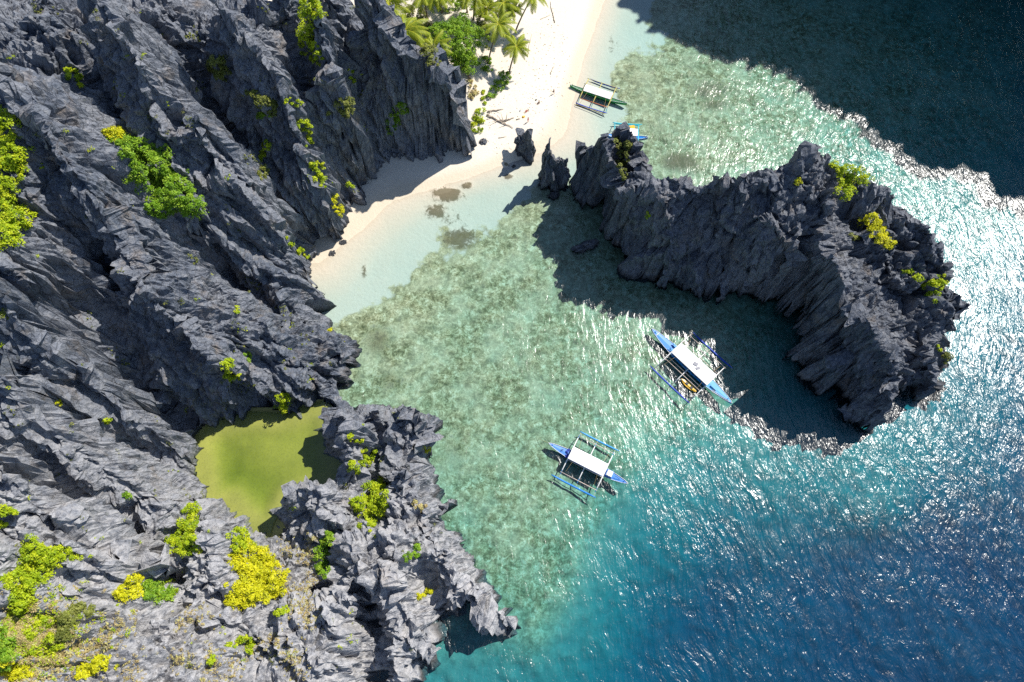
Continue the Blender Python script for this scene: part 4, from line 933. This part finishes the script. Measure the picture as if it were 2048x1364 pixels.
def ex2(r_, L):
    def cab(bm): box(bm, (L * .27, .05, .95), (1.5, 1.45, .8), 0, .08)
    ca = one('wheelhouse', 'peri', r_, cab)
    one('wheelhouse_roof', 'cream', ca, lambda bm: box(bm, (L * .27, .05, 1.42), (1.15, 1.2, .1), 0, .04))
    def tr(bm):
        rs = random.Random(8)
        for k in range(16): box(bm, (rs.choice((-L * .245, L * .19)) + rs.uniform(-.4, .4), rs.uniform(-1, 1), .8), (rs.uniform(.15, .6), rs.uniform(.15, .5), .3), rs.random())
    one('stacked_gear', 'navy', r_, tr)
    one('anchor', 'dark', r_, lambda bm: (tube(bm, [(-L * .34, -.1, .95), (-L * .31, .15, .95)], .06, 5), tube(bm, [(-L * .33, -.25, .95), (-L * .32, .3, .95)], .04, 5)))
    one('tiller', 'dark', r_, lambda bm: tube(bm, [(L * .40, 0, .9), (L * .36, .1, 1.2), (L * .33, .1, 1.2)], .05, 5))
B1 = boat('largest outrigger boat, bright blue bow and white canopy, half in the shade of the islet', ((1303, 657), (1464, 806)), .9, 2.8, 'blue', 'sky', (-4.6, 5.6, 3.3, 'canvas'), (-4.9, .25, 5.4), 5.6,
     [('navy', 11.6, .9, 6.4), ('navy', 11.8, -.2, 6.6)], [(5.0, -5.1, 5.7, 1.0, 'pole'), (2.6, -4.9, 5.3, 1.3, 'pole'), (-2.4, -4.9, 5.3, 1.3, 'pole'), (-3.2, -4.9, 5.3, 1.25, 'pole')], extras=ex1, bow_deck='blue', stern_deck='sky')
B2 = boat('periwinkle outrigger boat with long white canopy anchored over the reef', ((1097, 886), (1256, 967)), .9, 2.2, 'peri', 'peri', (-4.1, 3.9, 2.8, 'canvas'), (-4.1, -.2, 3.9), 4.7,
     [('sky', 9.2, .2, 5.5), ('blue', 10.2, -.6, 5.6)], [(4.3, -4.3, 4.1, 1.05, 'pole'), (-4.3, -4.3, 4.1, 1.05, 'pole'), (-1.4, -4.0, 4.2, 1.25, 'pole')], extras=ex2, end_span='sky')
B3 = boat('small green outrigger boat with white canopy nosed onto the sand', ((1140, 170), (1254, 207)), .8, 1.25, 'green', 'dgreen', (-3.9, 3.6, 2.2, 'canvas'), (-4.0, -.3, 3.7), 4.3,
     [('navy', 8.3, .4, 4.3), ('navy', 8.8, -.2, 4.6)], [(3.6, -4.4, 4.2, 1.1, 'bamboo'), (-3.4, -3.8, 3.8, 1.15, 'orange'), (-5.1, -4.4, 3.8, .5, 'bamboo')], beam_mat='bamboo', end_span='cyan', ch=1.65)
def ex4(r_, L):
    one('red_drum', 'orange', r_, lambda bm: tube(bm, [(-3.0, .9, .6), (-3.0, .9, 1.3)], .45, 12), True)
    one('yellow_awning', 'yellow', r_, lambda bm: box(bm, (1.2, 1.5, 2.3), (1.3, 1.4, .08), .2))
B4 = boat('blue outrigger boat with turquoise rails half hidden behind the west peaks of the islet', ((1210, 269), (1296, 275)), .8, 1.5, 'blue', 'blue', (-2.0, 2.6, 2.2, 'canvas'), (-3.1, .1, 2.9), 4.1,
     [('cyan', 7.6, .2, 4.3), ('cyan', 7.4, 0, 4.3)], [(3.2, -3.6, 3.4, 1.1, 'cyan'), (-3.2, -3.6, 3.4, 1.1, 'cyan')], beam_mat='cyan', extras=ex4)
# yellow kayak lashed beside the largest boat
def kayak(bm):
    hull_mesh(bm, 3.9, .95, .42, -.12, .12, n=16)
kp = P(1377, 771, .2); k_ = empty('kayak', (kp[0], kp[1], .05), B1.rotation_euler.z + .05); k_.scale = (1.1, 1.25, 1); tag(k_, 'yellow kayak floating alongside the largest outrigger boat', 'kayak')
one('kayak_hull', 'yellow', k_, kayak, True); one('kayak_deck', 'yellow', k_, lambda bm: deck_mesh(bm, 3.9, .95, .30, .12, inset=.96, drop=.02)); one('seat', 'dark', k_, lambda bm: [box(bm, (x, 0, .33), (.6, .42, .04)) for x in (-.5, .7)])
# mooring lines
for bt, lab, L_ in ((B1, 'thin mooring line from the bow of the largest boat', (-10.5, -13.5)), (B2, 'thin mooring line from the bow of the periwinkle boat', (-9, -12))):
    o = one('mooring_line', 'rope', None, lambda bm: tube(bm, [(L_[0], 0, .9), ((L_[0] + L_[1]) / 2, .1, .1), (L_[1], .3, -.8)], .03, 4)); o.matrix_basis = bt.matrix_basis.copy(); tag(o, lab, 'rope')

# ------------------------------------------------------------------ people on the sand
MAT['skin'] = simple('sun tanned skin', (.38, .2, .13), .6, .08); MAT['hair'] = simple('black hair', (.02, .015, .012), .6)
MAT['shorts_dark'] = simple('dark shorts', (.05, .06, .1), .8); MAT['pink'] = simple('pink swimwear', (.65, .12, .2), .8); MAT['white_shirt'] = simple('white shirt', (.7, .68, .64), .8); MAT['red'] = simple('red shorts', (.45, .06, .05), .8)
def skin_mesh(joints, edges, radii, mat, name, parent, sub=1):
    me = bpy.data.meshes.new(name); me.from_pydata(joints, edges, []); o = bpy.data.objects.new(name, me); C.objects.link(o); me.materials.append(mat)
    sk = o.modifiers.new('skin', 'SKIN'); sk.use_smooth_shade = True
    for v, r in zip(me.skin_vertices[0].data, radii): v.radius = (r, r) if not isinstance(r, tuple) else r
    me.skin_vertices[0].data[0].use_root = True
    sb = o.modifiers.new('sub', 'SUBSURF'); sb.levels = sub; sb.render_levels = sub
    if parent: o.parent = parent
    return o
def person(label, px, py, rz, pose, top, bottom):
    b = P(px, py, .9); g = down(b[0], b[1]); z = max(g.z, 0); b = P(px, py, z)
    r_ = empty('person', (b[0], b[1], z), rz); tag(r_, label, 'person', 'people on the beach')
    if pose == 'stand':
        J = [(0, 0, .95), (0, 0, 1.2), (0, 0, 1.42), (0, .01, 1.52), (0, .03, 1.62), (.0, .03, 1.72), (-.1, 0, .88), (-.13, .06, .48), (-.15, 0, .08), (-.15, .14, .03), (.1, 0, .88), (.14, -.08, .48), (.16, -.18, .08), (.16, -.05, .03),
             (-.2, 0, 1.42), (-.27, -.02, 1.15), (-.3, .06, .9), (-.31, .09, .8), (.2, 0, 1.42), (.28, .02, 1.16), (.31, .12, .93), (.32, .16, .84)]
    elif pose == 'sit':
        J = [(0, 0, .12), (0, -.06, .38), (0, -.02, .6), (0, 0, .7), (0, .04, .8), (0, .04, .9), (-.1, .04, .12), (-.16, .42, .4), (-.16, .68, .08), (-.16, .82, .04), (.1, .04, .12), (.16, .42, .38), (.16, .7, .08), (.16, .84, .04),
             (-.2, -.02, .58), (-.24, .12, .38), (-.16, .34, .36), (-.14, .42, .38), (.2, -.02, .58), (.26, -.12, .34), (.28, -.2, .1), (.28, -.24, .05)]
    else:
        J = [(0, 0, .16), (0, .24, .17), (0, .46, .17), (0, .56, .18), (0, .66, .2), (0, .76, .2), (-.1, -.06, .14), (-.14, -.48, .16), (-.15, -.88, .08), (-.17, -.98, .1), (.1, -.06, .14), (.16, -.46, .2), (.14, -.86, .08), (.15, -.96, .1),
             (-.2, .44, .15), (-.34, .2, .1), (-.34, -.04, .07), (-.34, -.13, .06), (.2, .44, .15), (.32, .62, .1), (.2, .8, .08), (.14, .86, .08)]
    E = [(0, 1), (1, 2), (2, 3), (3, 4), (4, 5), (0, 6), (6, 7), (7, 8), (8, 9), (0, 10), (10, 11), (11, 12), (12, 13), (2, 14), (14, 15), (15, 16), (16, 17), (2, 18), (18, 19), (19, 20), (20, 21)]
    Rd = [(.15, .11), (.12, .09), (.15, .1), .055, .095, .08, .09, .06, .04, .035, .09, .06, .04, .035, .055, .042, .032, .035, .055, .042, .032, .035]
    skin_mesh(J, E, Rd, MAT['skin'], 'body', r_)
    hd = Vector(J[5]); bm = bmesh.new(); bmesh.ops.create_icosphere(bm, subdivisions=2, radius=.115, matrix=Matrix.Translation(hd - Vector((0, .025, 0)))); bm_obj('hair', bm, MAT['hair'], r_)
    skin_mesh([J[0], J[6], tuple(Vector(J[6]).lerp(Vector(J[7]), .55)), J[10], tuple(Vector(J[10]).lerp(Vector(J[11]), .55))], [(0, 1), (1, 2), (0, 3), (3, 4)], [(.165, .125), .105, .095, .105, .095], MAT[bottom], 'shorts', r_)
    if top: skin_mesh([J[1], J[2], tuple(Vector(J[14]).lerp(Vector(J[15]), .4)), tuple(Vector(J[18]).lerp(Vector(J[19]), .4))], [(0, 1), (1, 2), (1, 3)], [(.14, .11), (.165, .12), .065, .065], MAT[top], 'shirt', r_)
person('person walking alone on the wet sand near the green boat', 1107, 188, .6, 'stand', None, 'shorts_dark')
person('person in pink standing beside the yellow bag', 1056, 244, -2.2, 'stand', 'pink', 'pink')
person('person in red shorts lying on the sand above the yellow bag', 1053, 223, -.8, 'lie', None, 'red')
person('person sitting on the sand further up the line of belongings', 1078, 206, 2.4, 'sit', 'white_shirt', 'shorts_dark')
# belongings and driftwood
def on_sand(px, py, dz=0.0): b = P(px, py, .8); g = down(b[0], b[1]); z = max(g.z, -.1); b = P(px, py, z); return Vector((b[0], b[1], z + dz))
def lump(name, label, cat, px, py, s, mat, rz=0.0, seed=1, group=None):
    bm = bmesh.new(); bmesh.ops.create_icosphere(bm, subdivisions=2, radius=1); rs = random.Random(seed)
    for v in bm.verts:
        v.co = Vector((v.co.x * s[0], v.co.y * s[1], max(-.3, v.co.z) * s[2])) * (1 + rs.uniform(-.16, .16))
    o = bm_obj(name, bm, mat, None); o.location = on_sand(px, py, s[2] * .2); o.rotation_euler = (0, 0, rz); tag(o, label, cat, group); return o
lump('dry_bag', 'bulging yellow bag on the sand beside the person in pink', 'bag', 1047, 234, (.42, .32, .3), PM['yellow'], .3, 3)
lump('backpack', 'small dark backpack left on the sand above the seated person', 'bag', 1072, 200, (.28, .2, .22), PM['dark'], .8, 5)
lump('folded_towel', 'pale grey towel bundle left of the lying person', 'towel', 1040, 222, (.35, .22, .1), PM['grey'], 1.2, 6)
def log_(label, pts, rad, name='driftwood_log', cat='driftwood', mat='wood', seed=1, twigs=2):
    rs = random.Random(seed); o0 = on_sand(*pts[0]); W_ = [on_sand(*p) + Vector((0, 0, rad * .7)) - o0 for p in pts]; full = []
    for a_, b_ in zip(W_[:-1], W_[1:]):
        for i in range(4): full.append(a_.lerp(b_, i / 4) + Vector((rs.uniform(-1, 1), rs.uniform(-1, 1), rs.uniform(0, .6))) * rad * .7)
    full.append(W_[-1]); n = len(full); bm = bmesh.new(); tube(bm, full, [rad * (1 - .75 * i / (n - 1)) for i in range(n)], 7)
    o = bm_obj(name, bm, MAT[mat], None); o.location = o0; tag(o, label, cat, 'driftwood on the sand')
    for k in range(twigs):
        q = full[int(n * .3) + k * 2]; bm = bmesh.new(); tube(bm, [q, q + Vector((rs.uniform(-1, 1), rs.uniform(-1, 1), .3)).normalized() * rad * 7], [rad * .4, rad * .1], 5); bm_obj('twig', bm, MAT[mat], o)
log_('longest fallen trunk pointing from the promontory shrub to the double tipped stack', [(975, 231), (995, 241), (1026, 257)], .28, 'fallen_trunk', 'log', 'wood', 1, 3)
log_('thick curved bleached log just above the longest fallen trunk', [(999, 243), (1012, 242), (1028, 236)], .3, seed=2)
log_('short bleached log above the curved one near the shrubs', [(976, 224), (992, 222), (1007, 219)], .24, seed=3)
log_('small dark log next to the yellow bag', [(1033, 239), (1041, 238)], .14, seed=4, twigs=0, mat='bark')
log_('dark branch standing out on the white sand near the top edge', [(1109, 46), (1107, 34), (1101, 12), (1100, 2)], .13, seed=5, mat='bark', twigs=3)
log_('thin branch left of the dark branch near the top edge', [(1080, 39), (1092, 34), (1102, 29)], .06, seed=6, mat='bark')
log_('thin stick with a dark root end on the open sand', [(1101, 149), (1104, 140), (1109, 132)], .1, seed=7, mat='bark', twigs=1)
log_('long straight stick on the sand beside the outermost palm', [(1055, 115), (1058, 92), (1064, 68)], .07, seed=8, mat='bark')
log_('flat weathered plank low on the sand by the cove', [(997, 276), (1013, 273)], .1, seed=9, twigs=0)
def small_stones():
    rs = np.random.RandomState(77); bm = bmesh.new(); regs = [(1060, 200, 45, 50, 110), (985, 230, 20, 35, 90), (1085, 110, 40, 90, 120), (1120, 120, 16, 90, 60), (900, 345, 90, 8, 30), (1000, 290, 40, 12, 25), (1010, 130, 30, 60, 50)]
    for (x, y, sx, sy, n) in regs:
        for _ in range(n):
            px, py = x + rs.normal() * sx * .6, y + rs.normal() * sy * .6
            if px < 955 or px > 1150: continue
            b = P(px, py, 1.); g = down(b[0], b[1])
            if g is None or g.z < .15: continue
            s_ = rs.uniform(.05, .2); bmesh.ops.create_icosphere(bm, subdivisions=1, radius=s_, matrix=Matrix.Translation(g) @ Matrix.Diagonal((1, rs.uniform(.4, 1), .5, 1)))
    o = bm_obj('beach_debris', bm, MAT['bark'], None, False); tag(o, 'small dark bits of husk and leaf litter strewn over the sand', 'debris', kind='stuff')
small_stones()
# boulders: half drowned slab by the islet, small ones at the cliff foot
def boulder(label, px, py, z, s, rz, seed, mat='rock2', cat='boulder'):
    bm = bmesh.new(); bmesh.ops.create_icosphere(bm, subdivisions=4, radius=1); V_ = np.array([v.co[:] for v in bm.verts])
    D = 1 + .35 * facets(V_ * 1.6, seed)[0] + .16 * facets(V_ * 3.7, seed + 3)[0] + .08 * fbm(V_ * 6, 2)
    V_ = V_ * D[:, None] * np.array(s)
    for v, c in zip(bm.verts, V_): v.co = c
    o = bm_obj('boulder', bm, MAT[mat], None, False); b = P(px, py, z); o.location = b; o.rotation_euler = (0, 0, rz); tag(o, label, cat, 'loose boulders at the water')
boulder('long pale slab boulder half drowned west of the islet', 1172, 492, .1, (3.0, 1.3, .9), .35, 2, 'rock')
boulder('small flat boulder at the end of the rock point beside the cove', 686, 485, 0, (.9, .6, .35), .2, 5)
boulder('drowned boulder just below the small flat one', 664, 507, -.15, (.8, .8, .35), .9, 6)
boulder('dark boulder on the sand at the promontory shrub', 966, 284, .9, (1.0, .8, .8), .4, 8)
boulder('squat dark boulder at the shaded foot of the slender stack', 1108, 392, -.2, (1.4, 1.0, .9), .4, 9)
boulder('little drowned boulder in the shadow of the double tipped stack', 1027, 333, -.15, (.55, .4, .3), .4, 10)
